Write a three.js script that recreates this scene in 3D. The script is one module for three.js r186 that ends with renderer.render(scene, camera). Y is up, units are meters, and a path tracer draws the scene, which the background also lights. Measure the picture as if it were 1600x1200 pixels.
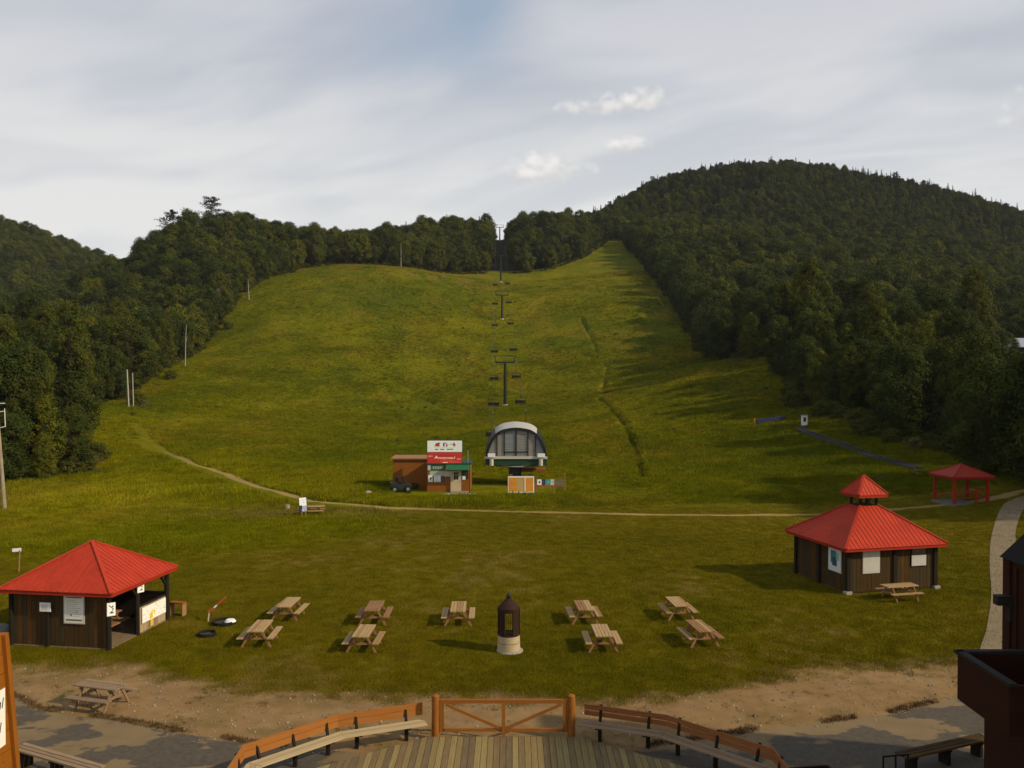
import * as THREE from 'three';
import { mergeGeometries } from 'three/addons/utils/BufferGeometryUtils.js';

// ------------------------------------------------------------------ camera, sky, sun, exposure
// z runs towards the camera; d = -z is the distance in front of the lodge.
const scene = new THREE.Scene();
const CAM_H = 10.6;
const camera = new THREE.PerspectiveCamera(46.4, 4 / 3, 0.3, 4000);
camera.position.set(0, CAM_H, 0);
camera.rotation.x = -Math.PI / 180;
const renderer = new THREE.WebGLRenderer({ antialias: true });
renderer.toneMapping = THREE.LinearToneMapping;
renderer.toneMappingExposure = 1.0;
renderer.shadowMap.enabled = true;

const SUN_EL = 32 * Math.PI / 180;
const sunDir = new THREE.Vector3(0.93 * Math.cos(SUN_EL), Math.sin(SUN_EL), 0.37 * Math.cos(SUN_EL)).normalize();
const sun = new THREE.DirectionalLight(new THREE.Color(1.0, 0.84, 0.60), 4.0);
sun.position.copy(sunDir).multiplyScalar(900).add(new THREE.Vector3(0, 0, -250));
sun.target.position.set(0, 0, -250);
sun.castShadow = true;
sun.shadow.radius = 1.6;
sun.shadow.mapSize.set(4096, 4096);
Object.assign(sun.shadow.camera, { left: -520, right: 520, top: 420, bottom: -420, near: 10, far: 2200 });
scene.add(sun, sun.target);

// ------------------------------------------------------------------ noise
function mulberry(a) { return () => { a |= 0; a = a + 0x6D2B79F5 | 0; let t = Math.imul(a ^ a >>> 15, 1 | a); t = t + Math.imul(t ^ t >>> 7, 61 | t) ^ t; return ((t ^ t >>> 14) >>> 0) / 4294967296; }; }
function hash(i, j, s) { let h = Math.imul(i, 374761393) + Math.imul(j, 668265263) + Math.imul(s, 1274126177) | 0; h = Math.imul(h ^ h >>> 13, 1274126177); return ((h ^ h >>> 16) >>> 0) / 4294967296; }
function vnoise(x, y, s) {
  const i = Math.floor(x), j = Math.floor(y); let fx = x - i, fy = y - j;
  fx = fx * fx * (3 - 2 * fx); fy = fy * fy * (3 - 2 * fy);
  const a = hash(i, j, s), b = hash(i + 1, j, s), c = hash(i, j + 1, s), d = hash(i + 1, j + 1, s);
  return a + (b - a) * fx + (c - a) * fy + (a - b - c + d) * fx * fy;
}
function fbm(x, y, o, s) { let v = 0, a = 0.5, n = 0; for (let k = 0; k < o; k++) { v += a * vnoise(x, y, s + k * 17); n += a; a *= 0.5; const t = x * 0.8 - y * 0.6; y = (x * 0.6 + y * 0.8) * 2.03 + 5.1; x = t * 2.03 + 3.7; } return v / n; }
const clamp = (v, a = 0, b = 1) => Math.min(b, Math.max(a, v));
const sstep = (a, b, v) => { const t = clamp((v - a) / (b - a)); return t * t * (3 - 2 * t); };
const mix = (a, b, t) => a + (b - a) * t;
const mix3 = (a, b, t) => [mix(a[0], b[0], t), mix(a[1], b[1], t), mix(a[2], b[2], t)];

// ------------------------------------------------------------------ sky: thin veil of cirrus with a few small cumulus puffs
{
  const W = 3072, Hh = 1536, data = new Float32Array(W * Hh * 4);
  const puffs = [ // azimuth, elevation, half width, half height in degrees; strength
    [6.35, 16.15, 3.3, 0.72, 0.75], [5.2, 16.2, 1.6, 0.6, 0.4], [8.2, 16.5, 1.7, 0.75, 0.6], [7.35, 13.75, 1.55, 0.62, 0.85],
    [2.1, 12.25, 2.3, 1.2, 0.8], [0.4, 12.1, 1.1, 0.7, 0.5], [4.0, 12.5, 1.6, 0.9, 0.4], [31.5, 13.8, 3.2, 1.5, 0.4]];
  for (let j = 0; j < Hh; j++) {
    const el = ((j + 0.5) / Hh - 0.5) * Math.PI, ce = Math.cos(el), se = Math.sin(el), deg = el * 180 / Math.PI;
    for (let i = 0; i < W; i++) {
      const k = (j * W + i) * 4;
      if (j < Hh / 2) { data[k] = 0.09; data[k + 1] = 0.085; data[k + 2] = 0.05; data[k + 3] = 1; continue; }
      const ph = ((i + 0.5) / W - 0.5) * 2 * Math.PI, dx = Math.cos(ph) * ce, dz = Math.sin(ph) * ce;
      const az = Math.atan2(dx, -dz) * 180 / Math.PI;
      let c = mix3(mix3([0.73, 0.75, 0.755], [0.40, 0.445, 0.54], sstep(2, 26, deg)), [0.25, 0.34, 0.50], sstep(24, 65, deg));
      // high cloud sheet seen in perspective
      const px = dx / (se + 0.14), pz = dz / (se + 0.14);
      const wx = px + 0.5 * (fbm(px * 1.3, pz * 1.3, 3, 3) - 0.5), wz = pz + 0.5 * (fbm(px * 1.3 + 9, pz * 1.3, 3, 5) - 0.5);
      const r1 = wx * 0.85 + wz * 0.52, r2 = -wx * 0.52 + wz * 0.85;
      const streak = fbm(r1 * 1.5, r2 * 4.2, 5, 11), veil = fbm(wx * 0.9 + 4.2, wz * 1.1 + 1.3, 4, 29);
      const patch = Math.exp(-((az + 2.2) ** 2 / 9 + (deg - 22.5) ** 2 / 13)) + 0.55 * Math.exp(-((az + 6) ** 2 / 22 + (deg - 19) ** 2 / 5));
      let cov = clamp(sstep(0.30, 0.66, streak * 0.62 + veil * 0.42) * 1.0 + 0.05) * (1 - 0.75 * clamp(patch));
      c = mix3(c, [0.29, 0.40, 0.54], 0.7 * clamp(patch));
      c = mix3(c, mix3([0.86, 0.85, 0.83], [0.68, 0.68, 0.715], sstep(9, 26, deg)), cov * mix(0.7, 0.5, sstep(8, 40, deg)));
      if (deg > 8 && deg < 20 && Math.abs(az) < 40) for (const [a0, e0, hw, hh, st] of puffs) {
        const u = (az - a0) / hw, v = (deg - e0) / hh;
        if (u * u + v * v > 6) continue;
        const n = fbm(az * 1.5 + 3, deg * 2.3, 5, 71) - 0.5, n2 = fbm(az * 4.5, deg * 6 + 7, 4, 91) - 0.5;
        const e = 1 - (u * u + (v < 0 ? v * v * 2.6 : v * v)) + n * 2.3 + n2 * 0.9;
        const a = sstep(-0.15, 1.15, e) * st;
        c = mix3(c, mix3([0.60, 0.585, 0.58], [0.93, 0.90, 0.86], sstep(-0.75, 0.55, v + n * 1.6)), a);
      }
      data[k] = c[0]; data[k + 1] = c[1]; data[k + 2] = c[2]; data[k + 3] = 1;
    }
  }
  const t = new THREE.DataTexture(data, W, Hh, THREE.RGBAFormat, THREE.FloatType);
  t.mapping = THREE.EquirectangularReflectionMapping; t.magFilter = THREE.LinearFilter; t.needsUpdate = true;
  scene.background = t; scene.environment = t;
}

// ------------------------------------------------------------------ helpers
const taken = {};
function numbered(n) { taken[n] = (taken[n] ?? -1) + 1; return taken[n] ? n + '_' + String(taken[n]).padStart(3, '0') : n; }
function tag(o, label, category, group, kind) { if (label) o.userData.label = label; if (category) o.userData.category = category; if (group) o.userData.group = group; if (kind) o.userData.kind = kind; return o; }
function shadow(o) { o.traverse((m) => { if (m.isMesh) { m.castShadow = true; m.receiveShadow = true; } }); return o; }
function thing(name, label, category, [x, y, z] = [0, 0, 0], turn = 0, group) {
  const o = new THREE.Group(); o.name = numbered(name); o.position.set(x, y, z); o.rotation.y = turn; scene.add(o);
  return tag(o, label, category, group);
}
function copy(src, [x, y, z], turn, label, group) {
  const o = src.clone(); o.name = numbered(src.name.replace(/_\d{3}$/, '')); o.position.set(x, y, z); o.rotation.y = turn; scene.add(o);
  o.userData = { ...src.userData }; if (label) o.userData.label = label; if (group) o.userData.group = group;
  return o;
}
function part(name, geos, mat, parent, label) {
  const g = Array.isArray(geos) ? (geos.length > 1 ? mergeGeometries(geos.map((q) => { const w = q.index ? q.toNonIndexed() : q; for (const a of Object.keys(w.attributes)) if (!['position', 'normal', 'uv'].includes(a)) w.deleteAttribute(a); return w; })) : geos[0]) : geos;
  const m = new THREE.Mesh(g, mat); m.name = parent ? name : numbered(name); m.castShadow = m.receiveShadow = true;
  if (label) m.userData.label = label;
  (parent || scene).add(m); return m;
}
const rb = mulberry(77);
// box with uv in metres, u along its longest side
function bx(w, h, d, x = 0, y = 0, z = 0, rx = 0, ry = 0, rz = 0) {
  const g = new THREE.BoxGeometry(w, h, d), p = g.attributes.position, n = g.attributes.normal, uv = g.attributes.uv;
  const dims = [w, h, d], long = dims.indexOf(Math.max(w, h, d)), ou = rb() * 7, ov = rb() * 7;
  for (let i = 0; i < p.count; i++) {
    const q = [p.getX(i), p.getY(i), p.getZ(i)], nn = [n.getX(i), n.getY(i), n.getZ(i)].map(Math.abs), face = nn.indexOf(Math.max(...nn));
    const rest = [0, 1, 2].filter((a) => a !== face);
    const ua = rest.includes(long) ? long : rest[0], va = rest.find((a) => a !== ua);
    uv.setXY(i, q[ua] + ou, q[va] + ov);
  }
  if (rx || ry || rz) g.applyMatrix4(new THREE.Matrix4().makeRotationFromEuler(new THREE.Euler(rx, ry, rz)));
  g.translate(x, y, z); return g;
}
// square beam from a to b
function beam(a, b, w, h, up = [0, 1, 0]) {
  const A = new THREE.Vector3(...a), B = new THREE.Vector3(...b), L = A.distanceTo(B), g = bx(w, h, L);
  const z = B.clone().sub(A).normalize(), u = new THREE.Vector3(...up); if (Math.abs(z.dot(u)) > 0.98) u.set(1, 0, 0);
  const x = u.clone().cross(z).normalize(), y = z.clone().cross(x);
  g.applyMatrix4(new THREE.Matrix4().makeBasis(x, y, z).setPosition(A.add(B).multiplyScalar(0.5))); return g;
}
function rod(a, b, r0, r1 = r0, seg = 8) {
  const A = new THREE.Vector3(...a), B = new THREE.Vector3(...b), L = A.distanceTo(B);
  const g = new THREE.CylinderGeometry(r1, r0, L, seg);
  g.applyQuaternion(new THREE.Quaternion().setFromUnitVectors(new THREE.Vector3(0, 1, 0), B.clone().sub(A).normalize()));
  g.translate((A.x + B.x) / 2, (A.y + B.y) / 2, (A.z + B.z) / 2); return g;
}
function tube(pts, r, seg = 24, rs = 6) { return new THREE.TubeGeometry(new THREE.CatmullRomCurve3(pts.map((p) => new THREE.Vector3(...p))), seg, r, rs, false); }
function srgb(v) { v = clamp(v); return Math.round(255 * (v < 0.0031308 ? v * 12.92 : 1.055 * v ** (1 / 2.4) - 0.055)); }
function tex(w, h, f, rep = [1, 1]) {
  const a = new Uint8Array(w * h * 4);
  for (let j = 0; j < h; j++) for (let i = 0; i < w; i++) { const c = f(i / w, j / h, i, j), k = (j * w + i) * 4; a[k] = srgb(c[0]); a[k + 1] = srgb(c[1]); a[k + 2] = srgb(c[2]); a[k + 3] = 255; }
  const t = new THREE.DataTexture(a, w, h); t.colorSpace = THREE.SRGBColorSpace; t.magFilter = THREE.LinearFilter; t.minFilter = THREE.LinearMipmapLinearFilter; t.generateMipmaps = true;
  t.wrapS = t.wrapT = THREE.RepeatWrapping; t.repeat.set(...rep); t.needsUpdate = true; return t;
}
const lin = (r, g, b) => new THREE.Color().setRGB(r, g, b);
const flat = (r, g, b, rough = 0.8, metal = 0) => new THREE.MeshPhysicalMaterial({ color: lin(r, g, b), roughness: rough, metalness: metal, specularIntensity: rough > 0.55 ? 0.3 : 0.8 });
function noiseWrap(u, v, fx, fy, s) { // tileable value noise
  const x = u * fx, y = v * fy, i = Math.floor(x), j = Math.floor(y); let a = x - i, b = y - j; a = a * a * (3 - 2 * a); b = b * b * (3 - 2 * b);
  const H = (p, q) => hash(((p % fx) + fx) % fx, ((q % fy) + fy) % fy, s);
  return mix(mix(H(i, j), H(i + 1, j), a), mix(H(i, j + 1), H(i + 1, j + 1), a), b);
}
// sawn wood: grain along u
function wood(a, b, rough = 0.85, s = 1, knots = 0.5) {
  return new THREE.MeshPhysicalMaterial({ roughness: rough, specularIntensity: 0.2, map: tex(256, 128, (u, v) => {
    const g = 0.5 * noiseWrap(u, v, 3, 32, s) + 0.3 * noiseWrap(u, v, 6, 64, s + 1) + 0.3 * noiseWrap(u, v, 4, 8, s + 2) + 0.25 * (noiseWrap(u, v, 128, 64, s + 3) - 0.5);
    const kn = sstep(0.90, 0.97, noiseWrap(u, v, 9, 11, s + 5)) * knots;
    return mix3(mix3(a, b, clamp(g * 1.15 - 0.1)), [b[0] * 0.45, b[1] * 0.4, b[2] * 0.4], kn);
  }, [0.8, 1.6]) });
}
function speckle(a, b, rough, s, metal = 0, rep = 1) {
  return new THREE.MeshPhysicalMaterial({ roughness: rough, metalness: metal, specularIntensity: 0.3, map: tex(128, 128, (u, v) => mix3(a, b, clamp(0.5 * noiseWrap(u, v, 5, 5, s) + 0.35 * noiseWrap(u, v, 17, 17, s + 1) + 0.3 * noiseWrap(u, v, 64, 64, s + 2) - 0.07)), [rep, rep]) });
}
function canvasTex(w, h, draw) { const c = document.createElement('canvas'); c.width = w; c.height = h; draw(c.getContext('2d'), w, h); const t = new THREE.CanvasTexture(c); t.colorSpace = THREE.SRGBColorSpace; return t; }
function print(w, h, draw, rough = 0.6) { return new THREE.MeshStandardMaterial({ roughness: rough, map: canvasTex(w, h, draw) }); }
// flat printed sheet, facing +z
function sheet(w, h, x, y, z, ry = 0) { const g = new THREE.PlaneGeometry(w, h); if (ry) g.rotateY(ry); g.translate(x, y, z); return g; }

const M = {
  deck: [wood([0.17, 0.118, 0.046], [0.25, 0.178, 0.070], 0.9, 11), wood([0.135, 0.090, 0.040], [0.205, 0.142, 0.064], 0.9, 21), wood([0.205, 0.148, 0.055], [0.29, 0.215, 0.085], 0.9, 31), wood([0.115, 0.079, 0.039], [0.175, 0.124, 0.062], 0.9, 41)],
  table: [wood([0.23, 0.13, 0.055], [0.36, 0.22, 0.095], 0.8, 51), wood([0.30, 0.19, 0.085], [0.42, 0.285, 0.135], 0.8, 61), wood([0.19, 0.095, 0.040], [0.30, 0.165, 0.075], 0.8, 71)],
  oldTable: [wood([0.21, 0.14, 0.078], [0.31, 0.215, 0.125], 0.85, 81), wood([0.175, 0.112, 0.062], [0.265, 0.175, 0.10], 0.85, 83)],
  tableFrame: wood([0.24, 0.12, 0.055], [0.34, 0.18, 0.085], 0.8, 91),
  orange: wood([0.25, 0.092, 0.018], [0.33, 0.132, 0.03], 0.7, 101),
  gate: wood([0.21, 0.075, 0.012], [0.29, 0.108, 0.02], 0.7, 111),
  seat: [wood([0.36, 0.27, 0.135], [0.50, 0.39, 0.215], 0.85, 121), wood([0.30, 0.225, 0.12], [0.42, 0.32, 0.18], 0.85, 123)],
  board: [wood([0.036, 0.021, 0.007], [0.075, 0.042, 0.013], 0.95, 131), wood([0.034, 0.024, 0.011], [0.062, 0.044, 0.021], 0.95, 141), wood([0.060, 0.028, 0.007], [0.105, 0.050, 0.012], 0.95, 151)],
  post: wood([0.012, 0.010, 0.007], [0.026, 0.020, 0.013], 0.85, 161),
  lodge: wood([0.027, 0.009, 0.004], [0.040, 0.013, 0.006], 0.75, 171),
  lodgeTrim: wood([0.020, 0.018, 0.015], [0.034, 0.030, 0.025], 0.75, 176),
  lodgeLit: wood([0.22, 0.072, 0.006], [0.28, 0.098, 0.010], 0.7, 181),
  red: speckle([0.28, 0.024, 0.009], [0.47, 0.044, 0.014], 0.55, 191, 0, 0.35),
  redDark: speckle([0.25, 0.021, 0.008], [0.34, 0.030, 0.011], 0.55, 193),
  concrete: speckle([0.34, 0.255, 0.145], [0.48, 0.375, 0.225], 0.95, 201, 0, 2),
  rust: speckle([0.022, 0.012, 0.009], [0.055, 0.026, 0.016], 0.8, 211, 0.3, 2),
  blackMetal: flat(0.018, 0.019, 0.02, 0.5, 0.5),
  greyMetal: flat(0.30, 0.31, 0.32, 0.45, 0.6),
  towerMetal: flat(0.022, 0.028, 0.026, 0.6, 0.3),
  white: flat(0.74, 0.73, 0.69, 0.6),
  offwhite: flat(0.46, 0.44, 0.38, 0.7),
  green: speckle([0.022, 0.12, 0.05], [0.035, 0.17, 0.075], 0.6, 221),
  greenDark: flat(0.018, 0.055, 0.030, 0.6),
  siding: wood([0.20, 0.070, 0.010], [0.27, 0.098, 0.016], 0.8, 231),
  cream: flat(0.50, 0.40, 0.24, 0.7),
  glass: new THREE.MeshPhysicalMaterial({ color: lin(0.03, 0.034, 0.04), roughness: 0.08, metalness: 0, clearcoat: 1 }),
  rubber: flat(0.012, 0.012, 0.012, 0.85),
  stone: speckle([0.10, 0.095, 0.085], [0.20, 0.19, 0.17], 0.95, 241, 0, 1.5),
  paleStone: speckle([0.28, 0.25, 0.19], [0.42, 0.37, 0.28], 0.95, 251, 0, 1.5),
  bark: wood([0.040, 0.032, 0.024], [0.085, 0.070, 0.054], 0.95, 261),
  paleBark: wood([0.30, 0.28, 0.24], [0.46, 0.43, 0.37], 0.9, 271),
  poleWood: wood([0.22, 0.17, 0.11], [0.34, 0.27, 0.18], 0.9, 281),
};

// ------------------------------------------------------------------ terrain: valley floor, ski slope and wooded hills
const control = [ // x, d, height (metres)
  [-60, -20, 0], [0, -20, 0], [60, -20, 0], [-40, 25, 0], [0, 25, 0], [40, 25, 0], [-60, 45, 0], [-25, 45, 0], [0, 45, 0], [25, 45, 0], [60, 45, 2],
  [-60, 70, -0.4], [-25, 72, -1], [0, 72, -1], [25, 72, -0.8], [45, 70, 0.7], [75, 70, 4], [-20, 88, -1.4], [0, 88, -1.4], [20, 88, -0.9], [-50, 90, -0.4], [-90, 90, 3], [41, 95, 0.9], [100, 100, 6], [150, 100, 8],
  [0, 120, -1.6], [-35, 120, -1.2], [28, 120, 0.3], [43, 130, 3.7], [72, 130, 6], [-75, 130, 2], [-120, 130, 4], [0, 170, -0.6], [-72, 170, 3.8], [-40, 170, 0.8], [30, 165, 3.5], [58, 205, 13], [-115, 200, 6], [0, 215, 1.6], [-45, 215, 4.5], [30, 215, 7],
  [94, 220, 13], [150, 230, 10], [142, 250, 11], [-82, 230, 11.5], [-130, 250, 7], [0, 255, 8], [-50, 255, 13], [0, 300, 18.5], [-60, 300, 24], [45, 300, 23], [-140, 300, 16],
  [0, 340, 29], [-100, 340, 37], [47, 330, 33], [-45, 370, 43], [-150, 380, 44], [-60, 420, 58.5], [-105, 420, 56], [0, 430, 50.5], [50, 420, 53], [0, 480, 61], [40, 490, 69], [66, 560, 88],
  [-40, 580, 93], [-8, 580, 93], [22, 580, 94], [75, 650, 116], [-107, 500, 71], [-130, 480, 74], [-151, 450, 73], [-168, 430, 65], [-190, 430, 43],
  [-400, 700, 114], [-370, 700, 101], [-283, 600, 60], [-250, 520, 42], [-230, 450, 33], [-300, 350, 22],
  [114, 400, 44], [171, 400, 45], [130, 480, 68], [177, 620, 101], [257, 600, 92], [123, 750, 161], [180, 800, 180], [243, 850, 193], [310, 850, 187], [389, 850, 174], [486, 850, 142], [200, 400, 36], [226, 400, 30], [320, 420, 40], [330, 620, 82], [420, 640, 76],
  [0, 800, 75], [-150, 700, 60], [-200, 900, 55], [243, 1080, 120], [400, 1080, 110], [620, 850, 95], [700, 400, 45], [-520, 700, 112], [-600, 400, 70], [-600, 100, 25], [600, 100, 28], [-600, 1080, 60], [650, 1080, 60], [-600, -60, 0], [600, -60, 0], [0, -60, 0]];
const tps = (() => {
  const n = control.length, N = n + 3, A = [], S = 100;
  const U = (r2) => r2 < 1e-12 ? 0 : 0.5 * r2 * Math.log(r2);
  for (let i = 0; i < N; i++) A.push(new Float64Array(N + 1));
  for (let i = 0; i < n; i++) {
    const [xi, yi, h] = control[i];
    for (let j = 0; j < n; j++) A[i][j] = U(((xi - control[j][0]) ** 2 + (yi - control[j][1]) ** 2) / S / S) + (i === j ? 0.002 : 0);
    A[i][n] = A[n][i] = 1; A[i][n + 1] = A[n + 1][i] = xi / S; A[i][n + 2] = A[n + 2][i] = yi / S; A[i][N] = h;
  }
  for (let c = 0; c < N; c++) { let p = c; for (let r = c + 1; r < N; r++) if (Math.abs(A[r][c]) > Math.abs(A[p][c])) p = r; [A[c], A[p]] = [A[p], A[c]]; for (let r = 0; r < N; r++) if (r !== c) { const f = A[r][c] / A[c][c]; if (f) for (let k = c; k <= N; k++) A[r][k] -= f * A[c][k]; } }
  const w = A.map((row, i) => row[N] / row[i]);
  return (x, d) => { let v = w[n] + w[n + 1] * x / S + w[n + 2] * d / S; for (let i = 0; i < n; i++) v += w[i] * U(((x - control[i][0]) ** 2 + (d - control[i][1]) ** 2) / S / S); return v; };
})();
function segDist(px, py, pts) { let best = 1e9; for (let i = 0; i + 1 < pts.length; i++) { const [ax, ay] = pts[i], [bX, bY] = pts[i + 1], vx = bX - ax, vy = bY - ay, t = clamp(((px - ax) * vx + (py - ay) * vy) / (vx * vx + vy * vy)); best = Math.min(best, Math.hypot(px - ax - t * vx, py - ay - t * vy)); } return best; }
const gully = [[14.2, 96], [15.2, 106], [17.2, 122], [18.2, 140], [19.6, 160], [19.7, 176], [20.4, 190], [20.1, 205], [22.6, 222], [25.2, 240], [27.5, 258], [26.4, 275], [26.8, 296], [25.4, 330]];
const footpath = [[-62, 146], [-50, 125], [-40, 111], [-32, 100], [-26, 90.5], [-18, 79.5], [-10.7, 75], [-4, 73.4], [2.6, 72.3], [10, 70.6], [21.5, 69.8], [30, 70.3], [38, 71.5], [44, 75], [56, 82]];
const mowLine = [[-60, 47], [-30, 46], [-18, 47.5], [-12, 53], [-9, 60], [-10, 68], [-16, 76], [-22, 82]];
const roughness = (x, d) => { // 0 mown lawn, 1 rough meadow
  const far = sstep(71.5, 79, d + (x < -8 ? (x + 8) * 0.75 : (x > 30 ? -(x - 30) * 0.2 : 0)) + 1.5 * (vnoise(x * 0.2, d * 0.2, 8) - 0.5));
  const lft = sstep(-1, 8, d - (x < -18 ? 46.5 : 46.5 + (x + 18) * 0.9)) * sstep(-6, -11, x);
  return Math.max(far, lft * 0.9);
};
function rawHeight(x, d) {
  let h = tps(x, d);
  const near = (1 - sstep(46, 62, d)) * (1 - sstep(34, 50, Math.abs(x)));
  h = mix(h, 0, near);
  const rough = sstep(60, 130, d);
  h += rough * (1.3 * (fbm(x * 0.035, d * 0.035, 3, 5) - 0.5) + 0.35 * (fbm(x * 0.2, d * 0.2, 2, 9) - 0.5)) + (1 - near) * 0.12 * (fbm(x * 0.3, d * 0.3, 2, 12) - 0.5);
  if (d > 90 && d < 335 && x > 8 && x < 34) { const g = segDist(x, d, gully); const w = (0.35 + 1.1 * vnoise(d * 0.12, x * 0.05, 19)) * (d > 235 ? 0.7 : 1) * (d > 205 && d < 216 ? 0.3 : 1); h += w * (-1.2 * Math.exp(-g * g / 0.28) + 0.18 * Math.exp(-((g - 1.1) ** 2) / 0.3)); }
  return h;
}
function spacing(stops) { // [[position, step], ...] -> graded coordinates
  const out = [stops[0][0]];
  while (out[out.length - 1] < stops[stops.length - 1][0]) {
    const p = out[out.length - 1]; let k = 0; while (k + 2 < stops.length && p >= stops[k + 1][0]) k++;
    const t = clamp((p - stops[k][0]) / (stops[k + 1][0] - stops[k][0])); out.push(p + mix(stops[k][1], stops[k + 1][1], t));
  }
  return out;
}
const halfX = spacing([[0, 0.6], [30, 0.65], [60, 1.1], [120, 2.6], [300, 8], [680, 22]]);
const gx = [...halfX.slice(1).reverse().map((v) => -v), ...halfX];
const gd = spacing([[-60, 8], [5, 2.5], [20, 0.5], [48, 0.55], [90, 0.8], [220, 1.4], [340, 2.2], [600, 5], [1080, 14]]);
const NX = gx.length, ND = gd.length;
const heights = new Float32Array(NX * ND);
for (let j = 0; j < ND; j++) for (let i = 0; i < NX; i++) heights[j * NX + i] = rawHeight(gx[i], gd[j]);
function locate(a, v) { let lo = 0, hi = a.length - 2; if (v <= a[0]) return [0, 0]; if (v >= a[a.length - 1]) return [hi, 1]; while (lo < hi) { const m = (lo + hi + 1) >> 1; if (a[m] <= v) lo = m; else hi = m - 1; } return [lo, (v - a[lo]) / (a[lo + 1] - a[lo])]; }
function ground(x, d) { const [i, u] = locate(gx, x), [j, v] = locate(gd, d), k = j * NX + i; return mix(mix(heights[k], heights[k + 1], u), mix(heights[k + NX], heights[k + NX + 1], u), v); }

// the colour of the ground by what grows or lies there: mown lawn, meadow, bare dirt, trodden path
const asphaltEdge = [[-40, 36], [-22, 31.5], [-16.07, 28.67], [-14.68, 27.59], [-11.47, 26.59], [-9.23, 25.66], [-7.19, 25.0], [-3, 24.3], [2, 24.4], [5, 25.2], [7.51, 26.11], [9.56, 26.59], [11.79, 27.33], [14.78, 28.95], [18, 31], [26, 36]];
const dirtEdge = [[-40, 40], [-18, 32.1], [-14.8, 31.8], [-12, 30.5], [-8.3, 29.5], [-2.9, 28.7], [2, 28.3], [5, 28.5], [8.0, 30.2], [10, 31.1], [13.4, 31.6], [16.3, 32.6], [20, 34], [30, 40]];
const lerpLine = (l, x) => { if (x <= l[0][0]) return l[0][1]; for (let i = 0; i + 1 < l.length; i++) if (x < l[i + 1][0]) return mix(l[i][1], l[i + 1][1], (x - l[i][0]) / (l[i + 1][0] - l[i][0])); return l[l.length - 1][1]; };
function dirtAt(x, d) {
  const e = lerpLine(dirtEdge, x), n = 2.6 * (fbm(x * 0.45, d * 0.6, 4, 41) - 0.5) + 1.7 * (fbm(x * 2.2, d * 2.2, 3, 47) - 0.5);
  return sstep(0.8, -0.9, d - e + n);
}
function pathAt(x, d) {
  if (d < 62 || d > 150) return 0;
  const w = (x < -14 ? 0.30 : 0.40) + 0.35 * (vnoise(x * 0.3, d * 0.3, 53) - 0.3), s = segDist(x, d, footpath) + 0.35 * (fbm(x * 1.3, d * 1.3, 2, 57) - 0.5);
  return sstep(w + 0.18, w - 0.12, s) * (0.8 + 0.2 * sstep(0.35, 0.55, vnoise(x * 0.22 + 3, d * 0.22, 59))) * (d > 108 ? sstep(128, 108, d) : 1);
}
function groundColor(x, d, out) {
  const a = fbm(x * 0.055, d * 0.03, 4, 61), b = fbm(x * 0.25, d * 0.16, 3, 67), c = fbm(x * 1.7, d * 1.5, 3, 73), e = vnoise(x * 8, d * 8, 79);
  const r = roughness(x, d);
  let lawn = mix3([0.088, 0.076, 0.002], [0.140, 0.102, 0.004], clamp(0.9 * (a - 0.25) + 0.8 * (b - 0.35) + 0.5 * (c - 0.4)));
  lawn = mix3(lawn, [0.15, 0.105, 0.025], 0.55 * sstep(0.60, 0.78, b * 0.6 + c * 0.45));
  let mead = mix3([0.076, 0.086, 0.0016], [0.142, 0.128, 0.0022], clamp(1.5 * (a - 0.3) + 0.7 * (b - 0.35)));
  mead = mix3(mead, [0.165, 0.118, 0.008], 0.4 * sstep(0.56, 0.70, fbm(x * 0.09 + 7, d * 0.05, 4, 83)));
  mead = mix3(mead, [0.060, 0.074, 0.002], 0.45 * sstep(0.56, 0.70, fbm(x * 0.16 + 2, d * 0.09 + 5, 3, 89)));
  if (d > 260) { // crest: dry tan grass to the one side, dark herbs below it
    const q = sstep(385, 415, d) * sstep(-90, -70, x) * sstep(20, -30, x);
    mead = mix3(mead, [0.15, 0.10, 0.02], 0.6 * q * sstep(0.4, 0.6, b));
    const herb = Math.exp(-(((x + 52) / 26) ** 2 + ((d - 355) / 24) ** 2));
    mead = mix3(mead, [0.052, 0.072, 0.003], 0.75 * herb * sstep(0.3, 0.55, b + herb * 0.2));
  }
  let col = mix3(lawn, mead, r);
  const worn = Math.exp(-(((x + 16) / 8) ** 2 + ((d - 71) / 3.5) ** 2)); // trodden patch round the lone table
  col = mix3(col, [0.15, 0.095, 0.035], 0.6 * worn * sstep(0.3, 0.6, b));
  const m = mix(0.72 + 0.38 * c + 0.22 * e, 0.42 + 0.85 * c + 0.36 * e, r); col = [col[0] * m, col[1] * m, col[2] * m];
  const di = d < 45 ? dirtAt(x, d) : 0;
  if (di > 0) {
    const s = 0.8 + 0.4 * fbm(x * 3, d * 3, 4, 97), pebble = sstep(0.83, 0.9, vnoise(x * 9, d * 9, 101));
    let dirt = mix3([0.195, 0.116, 0.046], [0.26, 0.165, 0.075], fbm(x * 0.8, d * 1.1, 3, 103));
    dirt = mix3(dirt.map((v) => v * s), [0.07, 0.062, 0.03], 0.5 * pebble);
    dirt = mix3(dirt, [0.12, 0.088, 0.026], 0.4 * sstep(0.57, 0.72, fbm(x * 1.1 + 4, d * 1.5, 4, 107)));
    col = mix3(col, dirt, di);
  }
  const p = pathAt(x, d); if (p > 0) col = mix3(col, [0.30, 0.205, 0.075], p * 0.95);
  out[0] = col[0]; out[1] = col[1]; out[2] = col[2]; return out;
}
const forestFloor = [0.028, 0.026, 0.012];
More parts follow.
